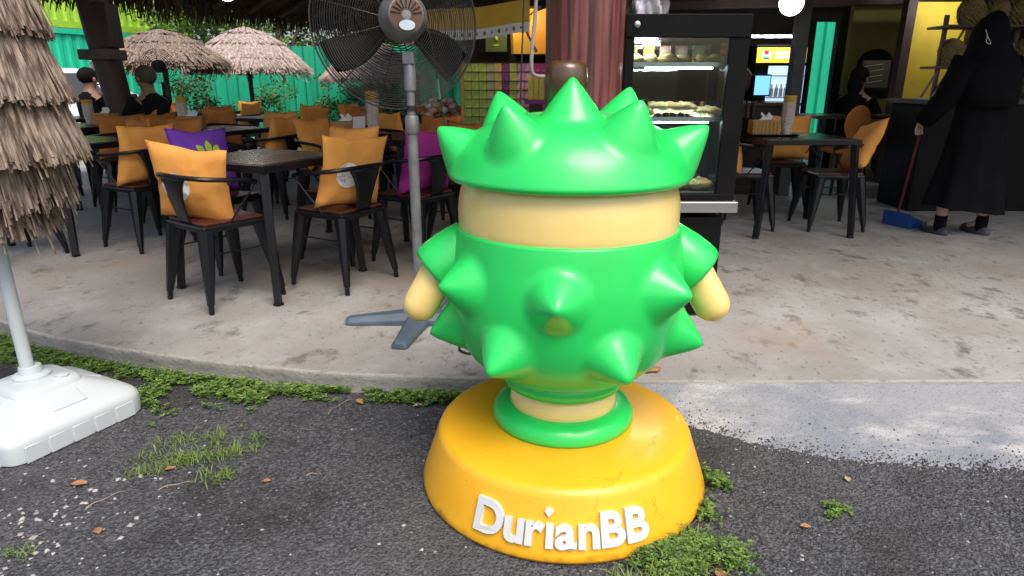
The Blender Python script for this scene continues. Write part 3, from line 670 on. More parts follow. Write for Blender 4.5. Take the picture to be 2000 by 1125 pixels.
def make_table(w_=.72, d_=.72):
    t = bpy.data.objects.new('cafe_table', None); col.objects.link(t); t.empty_display_size = .1
    H_ = .745
    for a, b in (((-w_/2,-d_/2),(w_/2,-d_/2)),((-w_/2,d_/2),(w_/2,d_/2))):
        MB().box((0,a[1]-math.copysign(.0175,a[1]),H_-.02),(w_,.035,.04)).build('frame_rail', 'black_metal', t, bevel=.004)
    for sx in (-1,1): MB().box((sx*(w_/2-.0175),0,H_-.02),(.035,d_-.07,.039)).build('frame_rail', 'black_metal', t, bevel=.004)
    n_ = 8; pw = (w_-.074)/n_
    for i in range(n_):
        MB().box((-w_/2+.037+pw*(i+.5),0,H_-.008+random.uniform(-.0008,.0008)),(pw-.004,d_-.074,.02)).build('plank', 'table_wood', t, bevel=.0025)
    for sx in (-1,1):
        for sy in (-1,1):
            MB().bar((sx*(w_/2-.035),sy*(d_/2-.035),H_-.03),(sx*(w_/2+.012),sy*(d_/2+.012),.012),.05,.05,.042).box((sx*(w_/2+.012),sy*(d_/2+.012),.008),(.042,.042,.015)).build('leg', 'black_metal', t, bevel=.004)
    return t
TB0 = make_table(); tb_used = [False]
def table(x, y, rz, label, group=None):
    o = TB0 if not tb_used[0] else copy_tree(TB0); tb_used[0] = True
    o.location = (x, y, S); o.rotation_euler.z = rz; return tag(o, label, 'table', group)
RZ = atan2(U.y, U.x) - pi/2
T1 = V((-1.286,3.386,0)) + U*.36 + Vd*.345
table(T1.x, T1.y, RZ, 'dark slatted square table, nearest on the left', 'cafe tables')
G1 = 'metal armchairs'; GC = 'seat cushions'
def seat_at(T, dv, dist, m, label, clabel, seed, jit_=0, **kw):
    p = T + dv*dist; f = math.degrees(atan2(-dv.x, -dv.y)) + jit_
    chair(p.x, p.y, f, label, G1)
    return cushion(p.x, p.y, f, m, clabel, GC, seed=seed, **kw) if m else None
cA = seat_at(T1, -U, .375, 'orange_fabric', 'black metal armchair nearest the camera at the left table', 'orange cushion slumped in the nearest left armchair', 1, 12, yaw=-30, roll=8, dz=-.02)
printed(cA, -1, -.05, .0, .075, [], 1)
cB = seat_at(T1 + U*.16, -Vd, .405, 'orange_fabric', 'black metal armchair between the left table and the fan', 'orange cushion with printed white disc beside the fan pole', 2, 5, yaw=14, roll=3)
printed(cB, -1, -.065, .0, .072, ['D', 'RI', 'RE'], 2)
seat_at(T1 + U*.15, Vd, .56, 'purple_fabric', 'black metal armchair with the purple cushion behind the nearest left chair', 'purple cushion with lime leaf print behind the left table', 3, 6, roll=-3)
seat_at(T1 - Vd*.02, U, .66, 'orange_fabric', 'black metal armchair at the far side of the nearest left table', 'orange cushion just beyond the far edge of the nearest left table', 0, 0)
T2 = V((-3.03,4.42,0)) + U*.36 + Vd*.36
table(T2.x, T2.y, RZ, 'dark slatted table half hidden behind the thatch parasol', 'cafe tables')
cC = seat_at(T2 + U*.10, -Vd, .52, 'orange_fabric', 'black metal armchair right of the folded parasol', 'orange cushion with white disc in the chair right of the parasol', 0, 4)
printed(cC, -1, .12, -.02, .07, [], 0)
seat_at(T2, -U, .55, None, 'black metal armchair behind the lower fringe of the parasol', None, 1)
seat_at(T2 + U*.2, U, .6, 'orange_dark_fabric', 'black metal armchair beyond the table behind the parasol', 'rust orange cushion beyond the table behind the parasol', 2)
T3 = V((-.98,5.35,0))
table(T3.x, T3.y, RZ, 'dark table with tissue box and cup stack behind the nearest left table', 'cafe tables')
chair(-.64, 4.36, -58, 'black metal armchair with the magenta cushion just behind the fan pole', G1)
cushion(-.64, 4.36, -58, 'magenta_fabric', 'magenta cushion behind the fan pole', GC, seed=1, yaw=12)
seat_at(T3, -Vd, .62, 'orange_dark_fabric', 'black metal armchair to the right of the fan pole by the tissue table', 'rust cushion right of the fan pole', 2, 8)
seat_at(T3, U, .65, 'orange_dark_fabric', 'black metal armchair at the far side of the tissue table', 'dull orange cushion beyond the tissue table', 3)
seat_at(T3, Vd, .62, 'orange_fabric', 'black metal armchair left of the tissue table', 'orange cushion left of the tissue table', 1)
FAR = [(-2.7,6.2),(-4.3,6.6),(-.9,7.4),(-3.0,8.3),(-1.6,9.2),(-5.2,8.2),(-4.4,9.9),(-.25,9.3)]
WHERE = ['middle table that carries the wooden tissue box','table between the seated diners','table behind the fan','table below the shaggy pale parasol','table before the green fence','table by the dark roof post','table below the nearest open parasol','table left of the snack rack']
SIDE = ['far','near','left','right']
for i, (x, y) in enumerate(FAR):
    T = V((x,y,0)); table(x, y, RZ+.1*sin(i*2.1), 'dark back-row ' + WHERE[i], 'tables at the back left')
    for j, dv in enumerate((U,-U,Vd,-Vd)):
        p = T + dv*.62; f = math.degrees(atan2(-dv.x,-dv.y)) + 12*sin(i*3+j*1.7)
        chair(p.x, p.y, f, f'black armchair on the {SIDE[j]} side of the {WHERE[i]}', 'armchairs at the back left')
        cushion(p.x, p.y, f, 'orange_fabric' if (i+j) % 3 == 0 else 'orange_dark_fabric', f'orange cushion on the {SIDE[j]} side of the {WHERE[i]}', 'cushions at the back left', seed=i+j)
# extra armchair with cushion right of the fan, in front of the snack rack
chair(-.36, 5.0, 200, 'black metal armchair in front of the snack rack', G1); cushion(-.36, 5.0, 200, 'orange_dark_fabric', 'rust cushion in front of the snack rack', GC, seed=3)
# right-hand table
table(2.24, 5.33, R(2), 'dark square table right of the display fridge', 'cafe tables')
chair(2.62, 5.40, -88, 'black metal armchair pushed in at the right side of the right table', G1)
cushion(2.68, 5.33, -82, 'orange_fabric', 'orange cushion leaning in the chair right of the right table', GC, seed=1, lean=22, roll=14)
chair(1.90, 5.42, 92, 'black metal armchair half hidden by the display fridge', G1)
cushion(1.86, 5.42, 92, 'orange_fabric', 'orange cushion half hidden by the display fridge', GC, seed=2)
chair(2.50, 6.15, 190, 'black metal armchair behind the right table', G1)
cushion(2.53, 6.10, 190, 'orange_fabric', 'orange cushion in the chair behind the right table', GC, seed=0, lean=18)
# a lime leaf print on the purple cushion
for o in bpy.data.objects:
    if o.get('label','').startswith('purple cushion'):
        for k_, (dx, an, ln) in enumerate([(-.03,-.7,.07),(0,0,.085),(.035,.7,.07)]):
            mb = MB(); vs_ = []
            for t_ in [i/8 for i in range(9)]:
                wd = .022*sin(pi*min(1,t_*.9+.1))
                for sg in (-1,1):
                    x = dx + sin(an)*ln*t_ + cos(an)*wd*sg; z = .04 + cos(an)*ln*t_ - sin(an)*wd*sg
                    q = pillow_pt(x/.215, z/.215, 1, .215, .075, .02, 3*3.7); vs_.append((x, q.y+.003+.0006*k_, z))
            mb.add(vs_, [(2*i,2*i+1,2*i+3,2*i+2) for i in range(8)]).build('leaf_print', 'lime_print', o)

# ------------------------------------------------------------ things on the tables
def tissue_box(x, y, z, rz, m, label):
    t = empty('tissue_box', (x,y,z), rz, label, 'tissue box', 'tissue boxes')
    b = MB()
    MB().box((0,0,.055),(.22,.13,.11)).build('case', m, t, bevel=.004)
    MB().box((0,0,.1095),(.14,.03,.004)).build('slot', 'rubber', t)
    def f(u, v):
        a = (u-.5)*.10; h = .11 + .045*v + .014*sin(u*9)*v; return (a*(1-.3*v)+.02*sin(v*3), .02*sin(u*7)*v + (v-.5)*.02, h)
    MB().grid(f, 10, 5).build('tissue', 'paper', t, smooth=2)
def cup_stack(x, y, z, n_, label, group, r_=.047):
    me = None
    for i in range(n_):
        m = 'cup_yellow' if i > n_*.72 else 'cup_paper'
        o = MB().lathe([(r_*.72,0),(r_*.97,.088),(r_*1.06,.090),(r_*1.07,.096),(r_*.98,.0975),(r_*.93,.094),(r_*.68,.004)], n=20).build('paper_cup', m, smooth=True)
        o.location = (x+.0015*sin(i*2), y, z+i*.0125); tag(o, label.replace('paper cup in', 'yellow topped paper cup in' if i > n_*.72 else 'pale patterned paper cup in'), 'cup', group)
def tray(x, y, z, rz, label):
    t = MB().rings([rsq(h_, z_, 8, 40) for h_, z_ in ((.15,0),(.165,.015),(.16,.017),(.147,.006),(.001,.006))]).build('serving_tray', 'black_matte', smooth=True); t.location = (x,y,z); t.rotation_euler.z = rz; t.scale = (1.25,.9,1); tag(t, label, 'tray', 'trays')
ZT = S+.748
tray(-1.16, 5.22, ZT, RZ, 'black tray on the tissue table behind the nearest left table'); tissue_box(-1.30, 5.24, ZT+.008, .25, 'wood_box', 'wooden tissue box on the table behind the nearest left table')
cup_stack(-1.07, 5.20, ZT+.008, 20, 'paper cup in the tall stack left of the fan pole', 'cups left of the fan pole')
o = MB().box((0,0,.075),(.004,.10,.15)).build('menu_card', 'paper'); o.location = (-1.175,5.16,ZT+.008); o.rotation_euler = (0,.12,-.9); tag(o, 'white menu card between tissue box and cup stack', 'menu')
tissue_box(-2.92, 6.15, ZT, .1, 'wood_box', 'wooden tissue box before the purple cushion, on the middle table'); cup_stack(-3.12, 6.42, ZT, 15, 'paper cup in the stack behind the middle tissue box', 'cups behind the middle tissue box')
tissue_box(-4.06, 6.75, ZT, -.2, 'kraft', 'brown tissue box between the two seated diners'); cup_stack(-4.28, 6.85, ZT, 12, 'paper cup in the stack between the two seated diners', 'cups between the diners')
tray(2.06, 5.38, ZT, 0, 'black tray on the right table'); tissue_box(2.02, 5.40, ZT+.008, 0, 'wood_box', 'slatted wooden tissue box on the right table')
for j in range(7):
    o = bpy.data.objects['tissue_box.003'] if 'tissue_box.003' in bpy.data.objects else None
    if o: MB().box((-.09+.03*j,-.067,.055),(.012,.006,.10)).build('slat', 'kraft', o)
cup_stack(2.195, 5.38, ZT+.008, 17, 'paper cup in the stack on the right table', 'cups on the right table')
hd_ = empty('cutlery_holder', (1.93,5.50,ZT), 0, 'dark cutlery holder on the right table by the fridge', 'holder')
MB().lathe([(.045,0),(.05,.13),(.045,.13),(.04,.01)], n=20).build('pot', 'black_matte', hd_, smooth=True)
for j in range(6): MB().tube([(.02*cos(j),.02*sin(j),.02),(.035*cos(j),.035*sin(j),.26+.02*sin(j*3))], .005, 5).build('utensil', 'black_matte' if j % 2 else 'rust', hd_, smooth=True)

# ------------------------------------------------------------ varnished trunk post, conduit
def trunk_fn(z, a): return .172 + .010*(2.6-z)*.3 + .008*noise.noise(V((cos(a)*2, sin(a)*2, z*1.5))) + .004*noise.noise(V((cos(a)*9, sin(a)*9, z*2)))
rows = [[V((cos(2*pi*k_/48)*trunk_fn(z,2*pi*k_/48), sin(2*pi*k_/48)*trunk_fn(z,2*pi*k_/48), z)) for k_ in range(48)] for z in [S+i*.1 for i in range(38)]]
o = MB().rings(rows).build('trunk_post', 'trunk_wood', smooth=2); o.location = (.330,3.16,0); tag(o, 'thick reddish brown varnished tree trunk post behind the statue', 'post')
cnd = MB().tube(spline([(.10,3.02,2.6),(.105,3.0,1.9),(.10,2.99,1.55),(.085,2.98,1.38),(.085,2.98,1.30),(.10,2.99,1.275),(.145,3.02,1.27),(.165,3.04,1.27)], 6), .0085, 10).build('conduit', 'cable_white', smooth=True); tag(cnd, 'grey hooked conduit beside the trunk post', 'conduit')
o = MB().tube(spline([(.045,2.95,2.6),(.05,2.95,1.7),(.04,2.95,1.3),(.035,2.95,1.1)], 6), .004, 6).build('hanging_cable', 'rubber', smooth=True); tag(o, 'thin black cable hanging left of the conduit', 'cable')

# ------------------------------------------------------------ glass display fridge
FG = empty('display_fridge', (.80,3.43,S), 0, 'black framed glass display fridge with lit shelves beside the trunk post', 'fridge')
# local: x -.28..+.28, y -.25..+.25
MB().box((-.01,.0,.27),(.50,.48,.50)).build('base_cabinet', 'black_matte', FG, bevel=.006)
MB().box((.0,.0,.575),(.60,.54,.055)).build('steel_trim', 'steel', FG, bevel=.006)
MB().box((0,0,.62),(.565,.50,.033)).build('lower_frame', 'black_matte', FG, bevel=.003)
MB().box((0,0,1.400),(.57,.51,.10)).build('header', 'black_matte', FG, bevel=.004)
MB().lathe([(.012,0),(.014,.004),(.008,.008),(.001,.008)], (-.235,-.2555,1.405), 18, Matrix.Rotation(R(90),3,'X')).build('lock', 'steel', FG, smooth=True)
for sx in (-1,1):
    for sy in (-1,1):
        MB().box((sx*(.238 if sx*sy < 0 and sx > 0 else .262),sy*.228,.993),(.09 if sx*sy < 0 and sx > 0 else .042,.042,.714)).build('corner_post', 'black_matte', FG, bevel=.002)
for nm, c_, d_ in (('front_pane',(0,-.236,.993),(.48,.005,.713)),('back_pane',(0,.236,.993),(.48,.005,.713)),('side_pane',(.268,0,.993),(.005,.41,.713)),('side_pane',(-.268,0,.993),(.005,.41,.713))):
    MB().box(c_, d_).build(nm, 'glass', FG)
for z_ in (.66,1.33): MB().box((0,.222,z_),(.48,.01,.02)).build('back_rail', 'steel', FG)
for z in (1.235, .985):
    sh = MB().box((0,.02,z),(.476,.36,.010)).build('shelf', 'glass' if z < 1 else 'fridge_inner', FG)
    MB().box((0,-.163,z),(.476,.008,.022)).build('shelf_edge', 'steel', sh)
MB().box((0,0,.640),(.48,.42,.006)).build('tray_floor', 'steel', FG)
for x_, y_, z_, a_ in ((-.15,-.05,1.338,1.0),(.0,-.12,1.222,0),(.0,-.12,.972,0)):
    lt = MB().box((0,0,0),(.32,.016,.010)).build('light_tube', 'tube_white', FG); lt.location = (x_,y_,z_); lt.rotation_euler.z = a_
def lump(x, y, z, r_, m, seed, label, group, name='pastry'):
    rg = random.Random(seed); o = MB().ell((0,0,r_*.6), (r_*rg.uniform(.9,1.4), r_*rg.uniform(.8,1.1), r_*.62), 14, 9, bumpy=.35, seed=seed).build(name, m, smooth=2)
    o.location = (x,y,z); o.rotation_euler.z = rg.uniform(0,3); tag(o, label, 'pastry', group)
bx_, by_ = .80, 3.43
for i in range(6): lump(bx_-.2+.08*i, by_-.05+.03*(i%2), S+1.241, .038, 'pastry_pale' if i%2 else 'pastry', i, 'round pale pastry on the top shelf of the display fridge', 'pastries on the top shelf')
for i in range(14): lump(bx_-.21+.066*(i%7), by_-.10+.09*(i//7), S+.991+(.022 if i in (2,3,4,9,10,11) else 0), .042, 'pastry_pale' if i%3 else 'pastry', 20+i, 'plump golden pastry on the middle shelf of the display fridge', 'pastries on the middle shelf')
for i in range(8): lump(bx_-.02+.06*(i%4), by_-.15+.08*(i//4), S+.644, .042, 'pastry' if i%2 else 'pastry_pale', 50+i, 'golden pastry at the bottom of the display fridge', 'pastries at the bottom')
for i in range(9):
    o = MB().box((0,0,.035),(.014,.003,.07)).build('price_stick', 'wood_box'); o.location = (bx_-.14+.04*i, by_+.10, S+.991); o.rotation_euler = (.1*sin(i), .15*sin(i*2), .3*i); tag(o, 'thin wooden stick standing behind the pastries on the middle shelf', 'stick', 'wooden sticks')
for i in range(5):
    o = MB().box((0,0,.045),(.055,.03,.09)).build('snack_carton', random.choice(['pack_gold','pack_pink','goods_red','pack_teal','kraft'])); o.location = (bx_-.19+.085*i, by_+.12, S+1.241); tag(o, 'small colourful carton at the back of the top fridge shelf', 'carton', 'cartons on the top shelf')
# silvery bag on top of the fridge
def bagf(u, v):
    a = 2*pi*u; q = 1 + .18*sin(a*5+v*4) + .10*sin(a*11+v*9); h = v*.2
    return (.085*cos(a)*q*(1-.35*v*v), .06*sin(a)*q*(1-.35*v*v), h)
o = MB().grid(bagf, 48, 8).build('foil_bag', 'foil', smooth=2); o.location = (.625,3.27,S+1.452); tag(o, 'crinkled silvery plastic bag on top of the display fridge', 'bag')

# ------------------------------------------------------------ snack corner in the middle distance
RK = empty('snack_rack', (-.06,6.58,S), 0, 'wooden snack rack full of colourful packs behind the statue', 'rack')
MB().box((0,.12,.72),(.80,.02,1.40)).build('back_panel', 'wall_dark', RK)
for sx in (-1,1): MB().box((sx*.41,0,.70),(.03,.24,1.40)).build('side_panel', 'kraft', RK, bevel=.003)
for i in range(8): MB().box((0,0,.755+i*.0815),(.79,.22,.005)).build('shelf', 'wall_dark', RK)
cols = ['pack_mango','pack_mango','pack_mango','pack_teal','pack_gold','pack_purple','pack_lime','pack_rose','pack_rose','pack_pink','pack_pink']
names = {'pack_mango':'green','pack_gold':'golden','pack_teal':'teal','pack_purple':'purple','pack_lime':'lime','pack_rose':'rose pink','pack_pink':'bright pink'}
pk = MB().box((0,0,.038),(.068,.035,.075)); pmesh = {c_: pk.mesh('snack_pack', c_) for c_ in set(cols)}
for r_ in range(7):
    for c_, m in enumerate(cols):
        o = bpy.data.objects.new('snack_pack', pmesh[m]); col.objects.link(o); o.location = (-.06-.36+.072*c_, 6.50+rnd(-.006,.006), S+.7578+r_*.0815); o.rotation_euler.z = rnd(-.06,.06)
        tag(o, f'{names[m]} snack pack in the {["lowest","second lowest","third lowest","middle","third highest","second highest","top"][r_]} row of the snack rack', 'snack pack', f'{names[m]} packs in the snack rack')
for i in range(3):
    o = empty('drink_carton', (.17+.05*i,6.28,S+1.0), 0, f'{["left","middle","right"][i]} yellow tube carton beside the trunk post', 'carton', 'yellow cartons')
    MB().box((0,0,.10),(.046,.04,.20)).build('body', 'banner_yellow', o, bevel=.004); MB().box((0,-.0215,.10),(.03,.002,.15)).build('label_print', 'pack_lime', o)
o = empty('carton_stand', (.22,6.30,S), 0, 'dark stand carrying the yellow tube cartons', 'stand')
MB().box((0,0,.98),(.2,.14,.04)).build('tray', 'pack_purple', o); MB().box((0,0,.49),(.12,.08,.94)).build('pillar', 'wall_dark', o)
o = empty('gift_box', (-.145,6.5,S+1.42), 0, 'dark green gift box on top of the snack rack', 'box'); MB().box((0,0,.095),(.20,.12,.19)).build('box_body', 'box_green', o, bevel=.003)
MB().lathe([(.001,0),(.014,.0),(.018,.02),(.001,.045)], (.0,-.062,.10), 10).build('emblem', 'lime_print', o, smooth=True); MB().box((0,-.0605,.06),(.05,.002,.010)).build('emblem_line', 'lime_print', o)
for i, (x, a_, lab) in enumerate([(.10,.3,'yellow paper bag leaning on the gift box'),(.24,-.25,'orange paper bag beside the trunk post')]):
    o = MB().rings([[V((-.1,-.04,0)),V((.1,-.04,0)),V((.1,.04,0)),V((-.1,.04,0))],[V((-.11,-.035,.2)),V((.11,-.035,.2)),V((.11,.035,.2)),V((-.11,.035,.2))],[V((-.02,-.004,.36)),V((.10,-.004,.40)),V((.10,.004,.40)),V((-.02,.004,.36))]]).build('paper_bag', ['banner_yellow','orange_bag'][i]); o.location = (x,6.42,S+1.40); o.rotation_euler.z = a_; tag(o, lab, 'bag', 'paper bags')
BN = empty('cloth_banner', (0,6.0,0), 0, 'yellow cloth banner with a pale icon strip above the snack rack', 'banner')
def ban(z0, z1, yo):
    def f(u, v): return (-.95 + u*1.10, yo + .015*sin(u*13), z0 + (z1-z0)*v + .10*u + .01*sin(u*8))
    return f
MB().grid(ban(1.60,1.80,0), 30, 4).build('cloth', 'banner_yellow', BN, smooth=2); MB().grid(ban(1.545,1.625,-.006), 30, 3).build('pale_strip', 'paper', BN, smooth=2)
for i in range(16):
    u = .08 + i*.057; p = ban(1.545,1.625,-.012)(u,.5); h_ = .012 if i % 2 else .018
    MB().ell((0,0,0),(h_*.7,.002,h_),8,6).build('icon', 'print_brown', BN, smooth=True, loc=p)
o = MB().bar((.02,6.15,1.86),(.22,6.2,1.50),.018).bar((.02,6.15,1.86),(.25,6.1,1.86),.018).bar((.02,6.15,1.72),(.25,6.12,1.86),.012).build('banner_bracket', 'rust'); tag(o, 'dark angled bracket right of the yellow banner', 'bracket')
# low stall with bagged goods right of the fan
o = empty('goods_stall', (-.72,7.0,S), 0, 'low kraft coloured stall counter behind the fan cage', 'stall'); MB().box((0,0,.38),(.62,.5,.76)).build('counter_body', 'kraft', o, bevel=.01); MB().box((0,0,.785),(.66,.54,.03)).build('counter_top', 'wall_dark', o)
for i in range(22):
    rg = random.Random(i); o = MB().ell((0,0,.035),(.05,.035,.035),10,7,bumpy=.5,seed=i).build('goods_bag', ['goods_red','pack_gold','paper','goods_red'][i%4], smooth=2)
    o.location = (-.72+rg.uniform(-.24,.24)*(1-i/40), 6.9+rg.uniform(-.12,.12), S+.80+.045*(i//6)); tag(o, 'small wrapped bag of goods piled on the stall behind the fan', 'bag', 'goods piled on the stall')

# ------------------------------------------------------------ back left: post, diners, standing fan, car, parasols, container, fence, greenery
o = empty('roof_post', (-4.25,7.2,S), 0, 'dark rough tree trunk roof post at the back left', 'post')
MB().tube([(.16,0,0),(.10,0,.9),(.02,0,1.6),(-.05,0,2.6)], [.135,.13,.14,.16], 16).build('trunk', 'dark_post', o, smooth=True)
MB().box((.03,-.03,1.42),(.34,.30,.10)).build('bracket_box', 'rafter_wood', o, bevel=.01); MB().box((.12,-.02,1.70),(.16,.24,.42)).build('speaker_box', 'dark_post', o, bevel=.01)
def person(name_label, verts, edges, radii, loc, rz, skin_m, extra, group=None):
    me = bpy.data.meshes.new('person'); me.from_pydata(verts, edges, []); me.materials.append(MATS[skin_m])
    o = bpy.data.objects.new('person', me); col.objects.link(o); o.location = loc; o.rotation_euler.z = rz
    md = o.modifiers.new('skin', 'SKIN'); md.use_smooth_shade = True
    for i, r_ in enumerate(radii): me.skin_vertices[0].data[i].radius = (r_, r_) if not isinstance(r_, tuple) else r_; me.skin_vertices[0].data[i].use_root = (i == 0)
    o.modifiers.new('sub', 'SUBSURF').levels = 2; o.modifiers['sub'].render_levels = 2
    tag(o, name_label, 'person', group); extra(o); return o
def hand(verts, edges, radii, wrist, d, sidev, k):
    """palm and five curled fingers growing from the wrist vertex k"""
    d = V(d).normalized(); sidev = V(sidev).normalized(); nrm_ = d.cross(sidev); b = len(verts)
    verts.append(tuple(V(wrist)+d*.055)); edges.append((k,b)); radii.append((.024,.015))
    for q, ln in enumerate((.062,.07,.066,.052)):
        p = V(wrist)+d*.085+sidev*(q-1.5)*.019; i = len(verts)
        verts.append(tuple(p)); edges.append((b,i)); radii.append(.009)
        verts.append(tuple(p+d*ln*.45+nrm_*.012)); edges.append((i,i+1)); radii.append(.008)
        verts.append(tuple(p+d*ln*.7+nrm_*.035)); edges.append((i+1,i+2)); radii.append(.007)
    i = len(verts); p = V(wrist)+d*.03-sidev*.032
    verts.append(tuple(p)); edges.append((b,i)); radii.append(.010); verts.append(tuple(p+d*.04-sidev*.012+nrm_*.014)); edges.append((i,i+1)); radii.append(.008)
def seated(label, loc, rz, arms, hair_long, shirt, hairm='hair'):
    v_ = [(0,0,.50),(0,.01,.66),(0,.0,.86),(0,-.02,.98),(0,.01,1.06),(0,.03,1.16),(0,.035,1.24)]
    e_ = [(0,1),(1,2),(2,3),(3,4),(4,5),(5,6)]; r_ = [(.16,.13),(.14,.11),(.17,.12),(.10,.08),(.05,.05),(.085,.10),(.07,.085)]
    for sx in (-1,1):
        i = len(v_); v_ += [(sx*.10,.05,.50),(sx*.12,.42,.50),(sx*.12,.44,.10),(sx*.12,.54,.04)]; e_ += [(0,i),(i,i+1),(i+1,i+2),(i+2,i+3)]; r_ += [.09,.07,.045,.035]
        i = len(v_); a = arms[0 if sx < 0 else 1]
        v_ += [(sx*.20,-.01,.93), a[0], a[1]]; e_ += [(3,i),(i,i+1),(i+1,i+2)]; r_ += [.055,.042,.028]
        hand(v_, e_, r_, a[1], V(a[1])-V(a[0]), (1,0,0), i+2)
    def ex(o):
        sh = []
        for z, rx, ry, y in ((.46,.19,.16,0),(.60,.175,.15,0),(.75,.18,.14,0),(.88,.20,.135,-.005),(.96,.20,.12,-.015),(1.01,.12,.09,-.01),(1.04,.07,.07,0)):
            sh.append([V((cos(2*pi*k_/24)*rx, y+sin(2*pi*k_/24)*ry, z)) for k_ in range(24)])
        mb = MB().rings(sh)
        for sx in (-1,1):
            a = arms[0 if sx < 0 else 1]; p0 = V((sx*.17,-.01,.96)); p1 = V(a[0]); mb.tube([p0, p0*.4+p1*.6, p0*.25+p1*.75], [.08,.065,.062], 12)
        mb.build('shirt', shirt, o, smooth=True)
        tr = MB()
        for sx in (-1,1): tr.tube([(sx*.09,-.03,.50),(sx*.12,.40,.51),(sx*.125,.46,.46),(sx*.12,.44,.12)], [.115,.09,.075,.06], 12)
        tr.build('trousers', 'blue_jeans', o, smooth=True)
        hr = MB().ell((0,.01,1.225),(.098,.118,.105),18,10)
        if hair_long: hr.ell((0,-.05,1.12),(.09,.07,.13),14,8)
        hr.build('hair', hairm, o, smooth=2)
        for sx in (-1,1): MB().ell((sx*.034,.124,1.19),(.011,.008,.008),8,6).build('eye', 'black_matte', o, smooth=2)
        MB().ell((0,.135,1.165),(.014,.02,.022),8,6).build('nose', 'skin', o, smooth=2); MB().ell((0,.125,1.125),(.026,.01,.008),8,6).build('mouth', 'maroon_plastic', o, smooth=2)
        for sx in (-1,1): MB().ell((sx*.092,.03,1.18),(.012,.022,.032),8,6).build('ear', 'skin', o, smooth=2)
    return person(label, v_, e_, r_, loc, rz, 'skin', ex, 'seated diners')
seated('seated person in black shirt seen from behind at the back left', (-5.22,8.45,S), R(-25), [((-.26,.12,.72),(-.18,.36,.76)),((.26,.12,.72),(.18,.36,.76))], False, 'black_cloth')
seated('seated person in a dark sleeveless top lifting arms to the table', (-3.90,7.35,S), R(72), [((-.28,.15,.76),(-.10,.36,.98)),((.28,.15,.76),(.08,.38,.96))], False, 'dark_cloth', 'bark')
seated('seated person half hidden behind the dark roof post', (-5.30,9.15,S), R(200), [((-.26,.12,.72),(-.18,.36,.76)),((.26,.12,.72),(.18,.36,.76))], True, 'dark_cloth')
seated('seated dark figure by the arched panel at the back right', (4.08,8.1,S), R(-60), [((-.26,.12,.72),(-.18,.36,.76)),((.26,.12,.72),(.18,.36,.76))], True, 'black_cloth')
o = empty('standing_fan', (-4.45,8.75,S), 0, 'small dark standing fan silhouetted at the back left', 'fan')
MB().tube([(0,0,.0),(0,0,1.15)], .02, 8).lathe([(.2,0),(.2,.02),(.02,.03)], n=20).build('stand', 'black_matte', o, smooth=True)
Mf = V((.25,-1,-.05)).to_track_quat('Z','Y').to_matrix(); gm = MB()
for i in range(9): torus(gm, V((0,-.05,1.34)), Mf, .03+.022*i, .003, .03*(1-(i/8)**2), 36, 4)
for q in range(8): gm.tube([V((0,-.05,1.34))+Mf@V((0,0,.03)), V((0,-.05,1.34))+Mf@V((cos(q*.785)*.206,sin(q*.785)*.206,0))], .003, 4)
gm.build('guard', 'wire', o); MB().lathe([(.001,-.12),(.07,-.1),(.08,-.03),(.04,.0)], (0,-.05,1.34), 16, Mf).build('motor', 'black_matte', o, smooth=True)

CAR = empty('parked_car', (-8.1,11.6,0), R(25), 'white parked car behind the diners at the back left', 'car')
def car_sec(x, half, z0, z1, tum): return [V((x,-half,z0)),V((x,-half,(z0+z1)/2)),V((x,-half*tum,z1)),V((x,half*tum,z1)),V((x,half,(z0+z1)/2)),V((x,half,z0))]
MB().rings([car_sec(-2.15,.75,.35,.75,.85),car_sec(-2.0,.84,.25,.85,.9),car_sec(-.9,.86,.22,.95,.9),car_sec(.9,.86,.22,.98,.9),car_sec(1.9,.84,.25,.98,.9),car_sec(2.1,.78,.35,.85,.88)]).build('body', 'car_white', CAR, bevel=.05, seg=3)
MB().rings([[V((x,-.74*k1,.93)),V((x2,-.58,z)),V((x2,.58,z)),V((x,.74*k1,.93))] for x, x2, z, k1 in ((-1.0,-.95,.96,1),(-.9,-.35,1.44,1.02),(.9,.75,1.46,1.02),(1.75,1.45,1.0,1))]).build('cabin', 'car_white', CAR, bevel=.04, seg=3)
for sy in (-1,1):
    for x0, x1, x2, x3 in ((-.72,.10,.10,-.32),(.18,1.15,.88,.18)):
        q = [(x0,sy*.755,1.0),(x1,sy*.755,1.0),(x2,sy*.645,1.38),(x3,sy*.645,1.38)]
        MB().add(q + [(a,b-sy*.03,c) for a,b,c in q], [(0,1,2,3),(7,6,5,4),(0,4,5,1),(1,5,6,2),(2,6,7,3),(3,7,4,0)]).build('window', 'glass_dark', CAR)
    for x in (-1.35,1.35):
        wh = MB().lathe([(.2,-.1),(.31,-.1),(.325,-.06),(.325,.06),(.31,.1),(.2,.1)], (x,sy*.8,.325), 24, Matrix.Rotation(R(90),3,'X')).build('wheel', 'rubber', CAR, smooth=True)
        MB().lathe([(.001,-.085),(.19,-.085),(.2,.085),(.001,.085)], (x,sy*.8,.325), 20, Matrix.Rotation(R(90),3,'X')).build('rim', 'silver', wh, smooth=True)
    MB().ell((-2.08,sy*.6,.68),(.1,.14,.08),10,6).build('headlight', 'sign_white', CAR, smooth=True)

